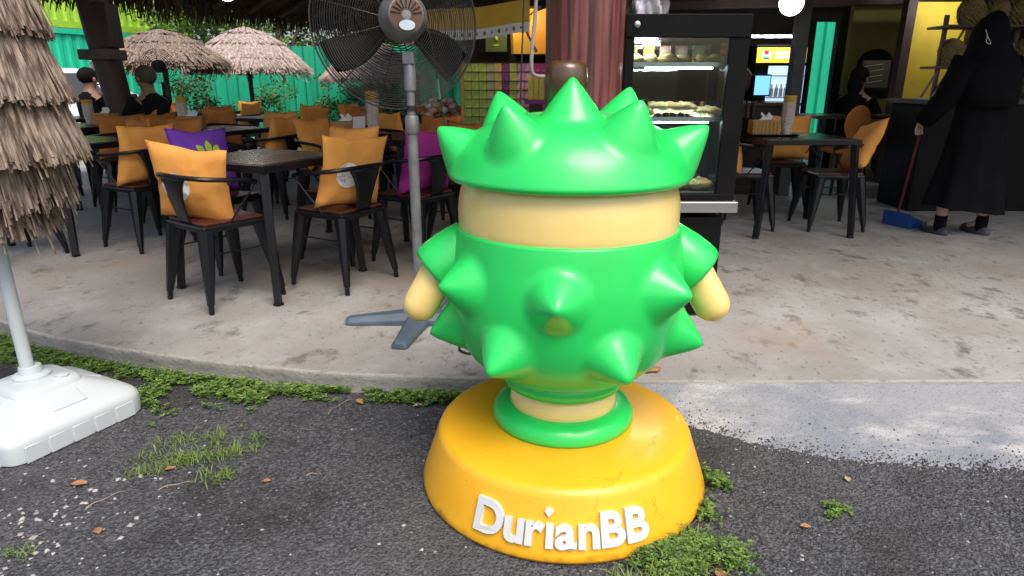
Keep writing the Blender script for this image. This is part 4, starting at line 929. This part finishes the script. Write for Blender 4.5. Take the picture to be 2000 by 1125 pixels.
def open_parasol(x, y, zt, zb, r_, n_, m, label, seed):
    o = empty('thatched_parasol', (x,y,0), 0, label, 'parasol', 'open thatched parasols')
    MB().tube([(0,0,0),(0,0,zt)], .04, 10).build('pole', 'dark_post', o, smooth=True)
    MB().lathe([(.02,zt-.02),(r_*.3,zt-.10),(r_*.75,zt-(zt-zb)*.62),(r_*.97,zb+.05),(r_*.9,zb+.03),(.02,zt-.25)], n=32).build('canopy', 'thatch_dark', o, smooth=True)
    for i in range(4):
        t0, t1 = i/4, (i+1.45)/4; f = lambda t: (r_*min(1.03,t), zt-(zt-zb)*min(1.05,t)**1.7)
        (ra, za), (rb, zb_) = f(t0), f(min(t1,1.03))
        tag(straw_tier((0,0), za+.02, ra+.01, zb_, rb+.02, n_*(i+1), .035, .035 if i < 3 else .06, .02, seed+i).build('thatch_tier', m, o), kind='stuff')
    return o
open_parasol(-5.33,10.6,1.98,1.50,.90,330,'thatch','open thatched parasol nearest the dark roof post',100)
open_parasol(-4.72,12.4,2.15,1.45,1.02,380,'thatch_light','shaggy pale thatched parasol left of the fan',120)
open_parasol(-2.75,13.6,2.0,1.30,.95,300,'thatch_light','pale thatched parasol seen through the fan cage',140)

def corrugated(name, a, b, z0, z1, m, label, pitch=.28, depth=.04, cat='fence', rails=True, group=None):
    a, b = V(a), V(b); L_ = (b-a).length; d = (b-a)/L_; nn = V((d.y,-d.x,0))
    o = empty(name, a, 0, label, cat, group); mb = MB(); xs = []; x = 0
    while x < L_:
        xs += [(x,0),(x+pitch*.32,0),(x+pitch*.5,depth),(x+pitch*.82,depth)]; x += pitch
    vs_ = []
    for x, dp in xs:
        p = d*min(x,L_) + nn*dp; vs_ += [p+V((0,0,z0)), p+V((0,0,z1))]
    mb.add(vs_, [(2*i,2*i+2,2*i+3,2*i+1) for i in range(len(xs)-1)])
    w_ = mb.build('corrugated_sheet', m, o); sm = w_.modifiers.new('thick','SOLIDIFY'); sm.thickness = .01
    if rails:
        MB().bar(V((0,0,z1+.05))+nn*.02, d*L_+nn*.02+V((0,0,z1+.05)), .14,.12).build('top_rail', m, o); MB().bar(V((0,0,z0))+nn*.02, d*L_+nn*.02+V((0,0,z0)), .14,.16).build('bottom_rail', m, o)
        for t in (0, L_): MB().box(d*t+nn*.02+V((0,0,(z0+z1)/2)), (.16,.16,z1-z0+.2)).build('corner_post', m, o)
    return o
corrugated('shipping_container', (-12.2,12.2,0), (-9.6,20.5,0), .15, 2.35, 'container_green', 'bright green corrugated shipping container at the back left', cat='container')
o = corrugated('shipping_container', (-12.6,12.6,0), (-9.9,21.5,0), 2.6, 4.6, 'lime_paint', 'lime green container roof level above the green container', cat='container')
corrugated('corrugated_fence', (-7.6,14.6,0), (1.5,14.6,0), .05, 1.95, 'fence_green', 'green corrugated metal fence behind the pale parasols', .24, .05, rails=False)
def foliage(name, label, c, r_, n_, leafs, m, trunk_h=0, seed=0, cat='tree', lobes=9):
    rg = random.Random(seed); o = empty(name, (c[0],c[1],0), 0, label, cat)
    if trunk_h:
        mb = MB().tube([(0,0,0),(.05,.02,trunk_h*.5),(0,0,trunk_h)], [.16,.12,.08], 10)
        for q in range(5): mb.tube([(0,0,trunk_h*.8),(cos(q*1.3)*r_[0]*.35,sin(q*1.3)*r_[1]*.35,c[2]),(cos(q*1.3)*r_[0]*.6,sin(q*1.3)*r_[1]*.6,c[2]+r_[2]*.4)], [.06,.04,.015], 6)
        mb.build('trunk', 'bark', o, smooth=True)
    mb = MB(); cen = [(V((rg.gauss(0,.5)*r_[0], rg.gauss(0,.5)*r_[1], c[2]+rg.gauss(0,.45)*r_[2])), rg.uniform(.25,.55)) for _ in range(lobes)]
    for i in range(n_):
        q, s_ = cen[i % lobes]; d = V((rg.gauss(0,1),rg.gauss(0,1),rg.gauss(0,1))).normalized(); p = q + V((d.x*r_[0],d.y*r_[1],d.z*r_[2]))*s_*rg.uniform(.55,1.05)
        if p.z < .02: p.z = rg.uniform(.02,.2)
        u = V((rg.gauss(0,1),rg.gauss(0,1),rg.gauss(0,.6))).normalized(); w_ = u.cross(d+V((.01,.02,.03))).normalized(); L_ = leafs*rg.uniform(.6,1.3)
        mb.add([p, p+u*L_*.5+w_*L_*.28, p+u*L_, p+u*L_*.5-w_*L_*.28], [(0,1,2,3)])
    tag(mb.build('crown', m, o), kind='stuff'); return o
foliage('leafy_tree', 'leafy green tree above the container end', (-8.2,19.5,3.2), (2.4,1.6,1.8), 5200, .13, 'leaf', 1.8, 1)
foliage('leafy_tree', 'dark tree behind the corrugated fence', (-3.5,19,3.0), (2.8,1.5,1.8), 4200, .14, 'leaf_dark', 1.8, 2)
foliage('leafy_tree', 'tree beyond the far end of the lime container', (-12.5,24,5), (3.4,2,2.4), 4200, .18, 'leaf', 3, 3)
foliage('leafy_tree', 'dense green tree rising behind the middle of the fence', (-6.2,18,2.6), (2.2,1.2,1.5), 5200, .15, 'leaf', 1.5, 11)
foliage('leafy_tree', 'dark dense tree behind the fence near the fan', (-1.6,18,2.8), (2.4,1.2,1.7), 5200, .16, 'leaf_dark', 1.5, 12)
foliage('leafy_shrub', 'dark shrub growing before the green fence at the back left', (-6.3,13.6,.75), (.75,.4,.8), 2600, .075, 'leaf_dark', 0, 4, 'shrub')
foliage('leafy_shrub', 'sprawling shrub below the pale parasol', (-4.8,13.9,.45), (.9,.35,.5), 1800, .07, 'leaf', 0, 5, 'shrub')
foliage('leafy_shrub', 'small bright vine on the green fence near the fan', (-3.6,14.1,.9), (.5,.25,.6), 700, .07, 'leaf', 0, 6, 'shrub')
foliage('leafy_shrub', 'shrub before the fence seen through the fan cage', (-2.3,13.7,.7), (.6,.3,.7), 1200, .07, 'leaf_dark', 0, 7, 'shrub')

# ------------------------------------------------------------ thatched roof over the seating
E0, E1 = V((-5.5,5.1,0)), V((-1.2,15.92,0)); ed = (E1-E0).normalized(); en = V((ed.y,-ed.x,0))
def zroof(x, y):
    dl = (V((x,y,0))-E0).dot(en); return min(2.16+.42*dl, 3.05+.4*(y-2.75), 2.4+.5*(9.2-x), 4.4)
RF = empty('thatched_roof', (0,0,0), 0, 'dark thatched roof with rafters over the seating', 'roof')
def roof_grid(x0f, x1, y1):
    def f(u, v):
        y = 2.75 + v*(y1-2.75); lx = x0f(y); x = lx + u*(x1-lx); return (x, y, zroof(x,y) + .03*noise.noise(V((x*2,y*2,0))))
    return f
for fn, nu in ((roof_grid(lambda y: min(0, max(-6.4, E0.x + (y-E0.y)*ed.x/ed.y)), .0, 15.9), 30), (roof_grid(lambda y: .0, 9.2, 9.9), 30)):
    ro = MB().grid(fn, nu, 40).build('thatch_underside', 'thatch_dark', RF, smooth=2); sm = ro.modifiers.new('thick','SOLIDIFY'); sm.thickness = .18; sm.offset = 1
for i in range(15):
    a = E0 + ed*(.6+.62*i); pts = []
    for q in range(7):
        p = a + en*(.1+q*.8); pts.append((p.x, p.y, zroof(p.x,p.y)-.05))
    MB().tube(pts, .035, 6).build('rafter', 'rafter_wood', RF, smooth=True)
for q in (.9, 2.0, 3.2):
    pts = [(p.x,p.y,zroof(p.x,p.y)-.10) for p in [E0+ed*t+en*q for t in (0.2,2.5,5,7.5,10)]]
    MB().tube(pts, .03, 6).build('purlin', 'rafter_wood', RF, smooth=True)
fr_ = MB(); rg = random.Random(9)
for i in range(3600):
    t = rg.uniform(-1.5,11.6); p = E0 + ed*t + en*rg.uniform(-.12,.10); ln = rg.uniform(.08,.28)*(1+.4*noise.noise(V((t*2,0,0)))); z = 2.20 + rg.uniform(-.03,.05); w_ = rg.uniform(.006,.016); s_ = rg.uniform(-.08,.08)
    q = p - en*rg.uniform(0,.08) + ed*s_
    fr_.add([(p.x-ed.x*w_,p.y-ed.y*w_,z),(p.x+ed.x*w_,p.y+ed.y*w_,z),(q.x+ed.x*w_*.4,q.y+ed.y*w_*.4,z-ln),(q.x-ed.x*w_*.4,q.y-ed.y*w_*.4,z-ln)], [(0,1,2,3)])
tag(fr_.build('thatch_fringe', 'thatch_dark', RF), kind='stuff')

# ------------------------------------------------------------ dark shop interior on the right
def wall(name, c, d, m, label): tag(MB().box(c, d).build(name, m), label, 'wall')
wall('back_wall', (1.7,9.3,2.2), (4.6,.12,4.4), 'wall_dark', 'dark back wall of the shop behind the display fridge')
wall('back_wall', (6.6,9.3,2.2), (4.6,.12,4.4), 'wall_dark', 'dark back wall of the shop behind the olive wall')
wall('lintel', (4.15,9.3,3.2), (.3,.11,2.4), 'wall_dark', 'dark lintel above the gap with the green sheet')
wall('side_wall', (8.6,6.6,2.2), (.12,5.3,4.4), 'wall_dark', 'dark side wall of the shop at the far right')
wall('olive_wall', (5.35,9.1,1.15), (1.95,.1,2.1), 'wall_olive', 'dim olive painted wall at the back right')
YW = empty('yellow_wall', (4.72,7.9,S), 0, 'bright yellow wall panel behind the sweeping person', 'wall')
MB().box((.05,0,1.0),(.62,.06,2.0)).build('panel', 'wall_yellow', YW)
MB().box((-.30,-.02,1.1),(.10,.12,2.2)).build('trim_post', 'dark_post', YW)
corrugated('corrugated_fence', (4.6,13.2,0), (7.4,13.2,0), .05, 2.9, 'container_green', 'strip of green corrugated sheet at the back right', .2, .04, rails=False)
o = MB().box((0,0,1.3),(.12,.14,2.6)).build('pillar', 'grey_post', bevel=.01); o.location = (2.88,7.0,S); tag(o, 'plain dark grey pillar beside the drinks cooler', 'pillar')
for i, (a, b, lab) in enumerate([((1.0,6.3,2.02),(8.4,6.0,2.16),'lowest dark beam under the right-hand roof'),((1.0,7.4,2.10),(8.4,6.9,2.30),'middle dark beam under the right-hand roof'),((.6,8.6,2.12),(8.4,8.4,2.28),'rearmost dark beam under the right-hand roof')]):
    tag(MB().bar(a, b, .12, .16).build('beam', 'dark_post', bevel=.01), lab, 'beam', 'beams under the roof')
CL = empty('drinks_cooler', (3.10,8.15,S), 0, 'upright drinks cooler with a lit yellow header sign', 'cooler')
MB().box((0,.05,.78),(.62,.5,1.56)).build('cabinet', 'black_matte', CL, bevel=.01)
hdr = MB().box((-.02,-.21,1.445),(.56,.03,.16)).build('header_sign', 'sign_yellow', CL)
MB().lathe([(.001,0),(.055,0),(.058,.004),(.001,.004)], (-.20,-.2255,1.445), 24, Matrix.Rotation(R(90),3,'X')).build('emblem', 'sign_white', hdr, smooth=True)
MB().box((-.20,-.2315,1.475),(.05,.003,.05)).build('emblem_top', 'sign_red', hdr); MB().box((-.20,-.2315,1.412),(.075,.003,.028)).build('emblem_base', 'sign_green', hdr)
for i, ln in enumerate((.24,.27)):
    for j in range(7): MB().box((-.10+ln/7*(j+.5),-.2275,1.47-.045*i),(ln/7*.72,.003,.028)).build('letter', 'sign_white', hdr)
MB().box((.06,-.203,.70),(.42,.01,1.26)).build('door_glass', 'cooler_glow', CL)
for z in (.45,.72,.98,1.22): MB().box((.06,-.211,z),(.42,.008,.014)).build('shelf', 'silver', CL)
bt = MB().lathe([(.022,0),(.022,.09),(.010,.12),(.010,.14),(.001,.14)], n=10).mesh('bottle', 'paper')
for z in (.73,.99):
    for j in range(7):
        b_ = bpy.data.objects.new('bottle', bt); col.objects.link(b_); b_.location = (3.0+.055*j, 7.922, S+z); tag(b_, f'pale bottle on the {"upper" if z > .9 else "lower"} shelf of the drinks cooler', 'bottle', f'bottles on the {"upper" if z > .9 else "lower"} cooler shelf')
DK = empty('cashier_counter', (2.45,7.3,S), 0, 'dark cashier counter left of the drinks cooler', 'counter')
MB().box((0,0,.46),(1.0,.5,.92)).build('counter_body', 'wall_dark', DK, bevel=.01); MB().box((0,0,.935),(1.06,.56,.03)).build('counter_top', 'dark_post', DK)
MN = empty('monitor', (2.60,7.15,S+.95), R(8), 'till monitor with a pale blue screen', 'monitor')
MB().box((0,0,.17),(.19,.03,.22)).build('case', 'black_matte', MN, bevel=.004); MB().box((0,-.0165,.17),(.165,.002,.19)).build('screen', 'screen_blue', MN); MB().tube([(0,0,.0),(0,0,.08)], .015, 8).lathe([(.06,0),(.06,.01),(.01,.015)], n=16).build('stand', 'black_matte', MN)
for i in range(12):
    rg = random.Random(i+70); o = MB().box((0,0,.05),(.075,.05,.10)).build('counter_goods', ['kraft','pack_gold','goods_red','orange_bag','paper'][i%5], bevel=.003); o.location = (2.28+.085*(i%4), 7.62, S+.95+.115*(i//4)); o.rotation_euler.z = rg.uniform(-.2,.2); tag(o, 'small carton stacked behind the till monitor', 'carton', 'cartons behind the till')
o = MB().ell((0,0,.12),(.09,.07,.13),14,8,bumpy=.5,seed=3).build('brown_bag', 'dark_post', smooth=2); o.location = (2.42,7.2,S+1.05); tag(o, 'brown bundle hanging left of the till monitor', 'bag')
o = MB().box((0,0,0),(.52,.02,.02)).build('light_tube', 'tube_white'); o.location = (2.95,7.85,1.73); tag(o, 'bright tube light above the cooler sign', 'lamp')
AR = empty('arched_mirror', (4.72,9.0,S), 0, 'dark arched framed panel on the olive wall', 'panel')
vs_ = [(cos(pi*k_/16)*.23, sin(pi*k_/16)*.22+1.34) for k_ in range(17)] + [(-.23,.95),(.23,.95)]
q = MB(); N = len(vs_); q.add([(x,-.02,z) for x,z in vs_]+[(x,.02,z) for x,z in vs_], [tuple(range(N)),tuple(range(N,2*N))[::-1]]+[(i,N+i,N+(i+1)%N,(i+1)%N) for i in range(N)]); q.build('frame', 'black_matte', AR)
MB().box((0,-.024,1.25),(.38,.006,.34)).build('pane', 'glass_dark', AR)
for i in range(4): MB().bar((-.16,-.03,1.13+.07*i),(.10,-.03,1.17+.07*i),.012,.004).build('pale_streak', 'steel', AR)
o = empty('wall_notice', (5.06,8.98,S+1.55), 0, 'small white notice on the wall left of the yellow panel', 'notice'); MB().box((0,0,0),(.12,.008,.07)).build('card', 'paper', o); MB().box((0,0,.07),(.11,.008,.03)).build('upper_card', 'paper', o); MB().box((0,0,-.06),(.11,.008,.02)).build('lower_card', 'paper', o)
o = empty('long_table', (3.95,7.35,S), R(-3), 'long dark table before the back right wall', 'table')
MB().box((0,0,.80),(1.5,.6,.035)).build('tabletop', 'table_wood', o, bevel=.004)
for sx in (-1,1):
    for sy in (-1,1): MB().box((sx*.68,sy*.24,.39),(.04,.04,.78)).build('leg', 'black_metal', o)
for x, lab in ((3.55,'brown chair back left of the dark seated figure'),(4.35,'brown chair back below the yellow wall')):
    o = empty('round_back_chair', (x,6.9,S), 0, lab, 'chair', 'round back chairs')
    MB().rings([[V((.13*cos(a)*s_, y_+.03*cos(a)**2, .74+.19*sin(a)*s_)) for a in [2*pi*k_/20 for k_ in range(20)]] for s_, y_ in ((.9,-.015),(1,-.008),(1,.008),(.9,.015))]).build('backrest', 'orange_dark_fabric', o, smooth=True)
    MB().box((0,.22,.46),(.38,.38,.05)).build('seat', 'orange_dark_fabric', o, bevel=.02)
    for sx in (-1,1):
        for sy in (0,1): MB().tube([(sx*.16,.06+sy*.32,0),(sx*.15,.06+sy*.30,.45)], .015, 6).build('leg', 'black_metal', o)
        MB().tube([(sx*.08,.05,.45),(sx*.08,.02,.64)], .012, 6).build('back_post', 'black_metal', o)
DC = empty('durian_counter', (4.35,6.35,S), 0, 'dark durian counter behind the sweeping person', 'counter')
MB().box((.2,0,.48),(1.7,.55,.96)).build('counter_body', 'black_matte', DC, bevel=.01); MB().box((.2,0,.985),(1.76,.6,.04)).build('counter_top', 'grey_post', DC)
for x in (-.5,.15,.8): MB().box((x,-.1,1.36),(.03,.03,.72)).build('rack_post', 'dark_post', DC)
for z in (1.28,1.62): MB().box((.15,-.08,z),(1.4,.34,.02)).build('rack_shelf', 'dark_post', DC)
MB().bar((-.62,-.12,1.02),(-.28,-.12,1.72),.016,.016).build('scaffold_bar', 'rust', DC); MB().bar((-.52,-.14,1.02),(-.18,-.14,1.72),.03,.03).build('scaffold_bar', 'rust', DC)
def durian_mesh():
    mb = MB(); n_, m_ = 30, 18; rows = []
    for i in range(m_+1):
        a = pi*i/m_; rows.append([V((sin(a)*cos(2*pi*k_/n_), sin(a)*sin(2*pi*k_/n_), -cos(a)*1.18))*(.10 + (.016 if (i+k_) % 2 and 0 < i < m_ else 0)) for k_ in range(n_)])
    return mb.rings(rows).mesh('durian_fruit', 'durian_husk')
dm_ = durian_mesh()
for i, (x, y, z) in enumerate([(-.28+.2*j,-.08,1.735) for j in range(6)] + [(-.40+.22*j,-.10,1.395) for j in range(6)] + [(-.1+.24*j,-.12,1.11) for j in range(5)]):
    o = bpy.data.objects.new('durian_fruit', dm_); col.objects.link(o); o.location = (4.35+x,6.35+y,S+z); o.rotation_euler = (rnd(-.4,.4), rnd(-.4,.4), rnd(0,6))
    r_ = 'top' if i < 6 else 'middle' if i < 12 else 'lowest'
    tag(o, f'brown spiky durian, {["first","second","third","fourth","fifth","sixth"][i % 6]} from the left on the {r_} level of the durian counter', 'durian', f'durians on the {r_} level')

for x, y, z, lab in ((-.06,6.15,1.83,'small bare bulb above the yellow banner, left one'),(.06,6.2,1.88,'small bare bulb above the yellow banner, right one')):
    o = empty('bulb', (x,y,z), 0, lab, 'lamp', 'bare bulbs'); MB().ell((0,0,0),(.022,.022,.026),14,10).build('glass_bulb', 'lamp_warm', o, smooth=2); MB().tube([(0,0,.02),(0,0,.6)], .006, 6).build('flex', 'black_matte', o)
o = MB().box((0,0,0),(.5,.03,.03)).build('light_tube', 'tube_white'); o.location = (4.75,7.45,2.13); tag(o, 'tube light above the yellow wall panel', 'lamp')
# hanging globe lamps
for x, y, z, lab in ((-3.0,7.5,2.16,'white globe lamp under the thatch at the upper left'),(2.36,6.0,1.885,'white globe lamp above the right table')):
    o = empty('globe_lamp', (x,y,z), 0, lab, 'lamp', 'hanging globe lamps')
    MB().ell((0,0,0),(.10,.10,.105),24,14).build('globe', 'lamp_white', o, smooth=2); MB().lathe([(.035,.09),(.035,.15),(.01,.16)], n=14).tube([(0,0,.15),(0,0,max(.4,zroof(x,y)-z))], .006, 6).build('fitting', 'black_matte', o, smooth=True)

# ------------------------------------------------------------ the sweeping person and dustpan
v_ = [(0,0,.84),(0,0,1.0),(0,.01,1.18),(0,.02,1.33),(0,.04,1.40),(0,.06,1.47),(0,.07,1.53)]
e_ = [(i,i+1) for i in range(6)]; r_ = [(.15,.12),(.13,.10),(.16,.11),(.10,.08),(.05,.05),(.075,.09),(.06,.075)]
i = len(v_); v_ += [(-.10,.0,.80),(-.13,.05,.45),(-.15,.02,.09),(-.16,.13,.04)]; e_ += [(0,i),(i,i+1),(i+1,i+2),(i+2,i+3)]; r_ += [.09,.06,.038,.032]
i = len(v_); v_ += [(.10,.0,.80),(.14,-.01,.45),(.17,-.05,.09),(.15,.06,.04)]; e_ += [(0,i),(i,i+1),(i+1,i+2),(i+2,i+3)]; r_ += [.09,.06,.038,.032]
i = len(v_); v_ += [(-.19,.02,1.28),(-.27,.08,1.02),(-.25,.26,.87)]; e_ += [(3,i),(i,i+1),(i+1,i+2)]; r_ += [.06,.045,.028]
hand(v_, e_, r_, (-.25,.26,.87), (.1,.3,-.4), (1,0,0), i+2)
i = len(v_); v_ += [(.19,.02,1.28),(.27,.10,1.02),(.20,.28,.92)]; e_ += [(3,i),(i,i+1),(i+1,i+2)]; r_ += [.06,.045,.028]
hand(v_, e_, r_, (.20,.28,.92), (-.1,.3,-.3), (1,0,0), i+2)
def ex(o):
    rings = []
    for z, rx, ry, y, fo in ((.20,.305,.24,.0,1),(.23,.30,.235,0,1),(.45,.25,.20,.0,.8),(.70,.205,.17,.0,.5),(.90,.19,.155,.0,.3),(1.05,.18,.14,.005,.15),(1.20,.20,.145,.01,.1),(1.30,.21,.13,.015,0),(1.36,.15,.10,.03,0)):
        rings.append([V((cos(a)*rx*(1+fo*.06*sin(a*7+z*2)), y+sin(a)*ry*(1+fo*.07*sin(a*9+1)), z-.04*fo*cos(a))) for a in [2*pi*k_/56 for k_ in range(56)]])
    mb = MB().rings(rings)
    for a0, a1, a2 in ((V((-.16,.02,1.30)),V((-.27,.08,1.02)),V((-.252,.25,.88))),(V((.16,.02,1.30)),V((.27,.10,1.02)),V((.205,.27,.925)))):
        mb.tube([a0, a0*.5+a1*.5, a1, a1*.4+a2*.6, a2], [.125,.10,.085,.078,.078], 14)
    mb.build('robe', 'black_cloth', o, smooth=True)
    sc_ = []
    for z, rx, ry, y in ((.98,.20,.20,-.02),(1.10,.215,.19,-.02),(1.25,.235,.165,0),(1.34,.19,.15,.02),(1.41,.145,.135,.04),(1.48,.118,.13,.055),(1.55,.098,.115,.055),(1.605,.068,.085,.045),(1.64,.035,.045,.035),(1.655,.004,.004,.03)):
        sc_.append([V((cos(a)*rx*(1+.03*sin(a*6)), y+sin(a)*ry*(1+.03*sin(a*5+2)), z)) for a in [2*pi*k_/40 for k_ in range(40)]])
    MB().rings(sc_).build('headscarf', 'black_cloth', o, smooth=2)
    MB().tube(spline([(-.108,.0,1.52),(-.125,-.04,1.47),(-.135,-.05,1.43),(-.115,-.07,1.42),(-.11,-.03,1.47)],5), .0025, 5).build('mask_strap', 'paper', o, smooth=True)
    for (x, y) in ((-.15,.02),(.17,-.05)):
        MB().tube([(x,y,.02),(x,y,.15)], [.045,.043], 14).build('sock', 'black_cloth', o, smooth=True)
        MB().rings([[V((x+cos(a)*w_, y+.05+sin(a)*l_, z)) for a in [2*pi*k_/24 for k_ in range(24)]] for z, w_, l_ in ((0,.046,.130),(.012,.05,.136),(.03,.048,.132),(.05,.042,.118),(.062,.03,.10),(.064,.002,.002))]).build('shoe', 'grey_rubber', o, smooth=True)
    MB().ell((0,.148,1.495),(.014,.02,.022),8,6).build('nose', 'skin_pale', o, smooth=2)
    for sx in (-1,1): MB().ell((sx*.032,.14,1.52),(.011,.008,.008),8,6).build('eye', 'black_matte', o, smooth=2)
person('person in a long black robe and headscarf sweeping, seen from behind', v_, e_, r_, (3.55,5.13,S), R(12), 'skin_pale', ex)
DP = empty('dustpan', (3.32,5.45,S), R(-70), 'blue long-handled dustpan with maroon stick held by the robed person', 'dustpan')
MB().rings([[V((-.13,y,0)),V((.13,y,0)),V((.13,y,h_)),V((.122,y,h_)),V((.118,y,.008)),V((-.118,y,.008)),V((-.122,y,h_)),V((-.13,y,h_))] for y, h_ in ((.13,.02),(.0,.07),(-.10,.11))], cap=True).box((0,-.105,.06),(.26,.01,.12)).build('pan', 'blue_plastic', DP, bevel=.003)
MB().tube([(0,-.10,.10),(.0,-.05,.45),(-.02,.02,.80)], .011, 8).build('handle', 'maroon_plastic', DP, smooth=True)
o = MB().ell((0,0,.006),(.05,.035,.012),10,6,bumpy=.8,seed=2).build('sweepings', 'dead_leaf_pale', smooth=2); o.location = (3.62,5.45,S); tag(o, 'little heap of yellow sweepings by the robed person', 'sweepings')
o = MB().ell((0,0,.006),(.045,.03,.010),12,6,bumpy=.9,seed=5).build('dried_leaf_heap', 'dead_leaf', smooth=2); o.location = (.58,2.52,S); tag(o, 'brown dried husk on the floor right of the statue', 'husk')
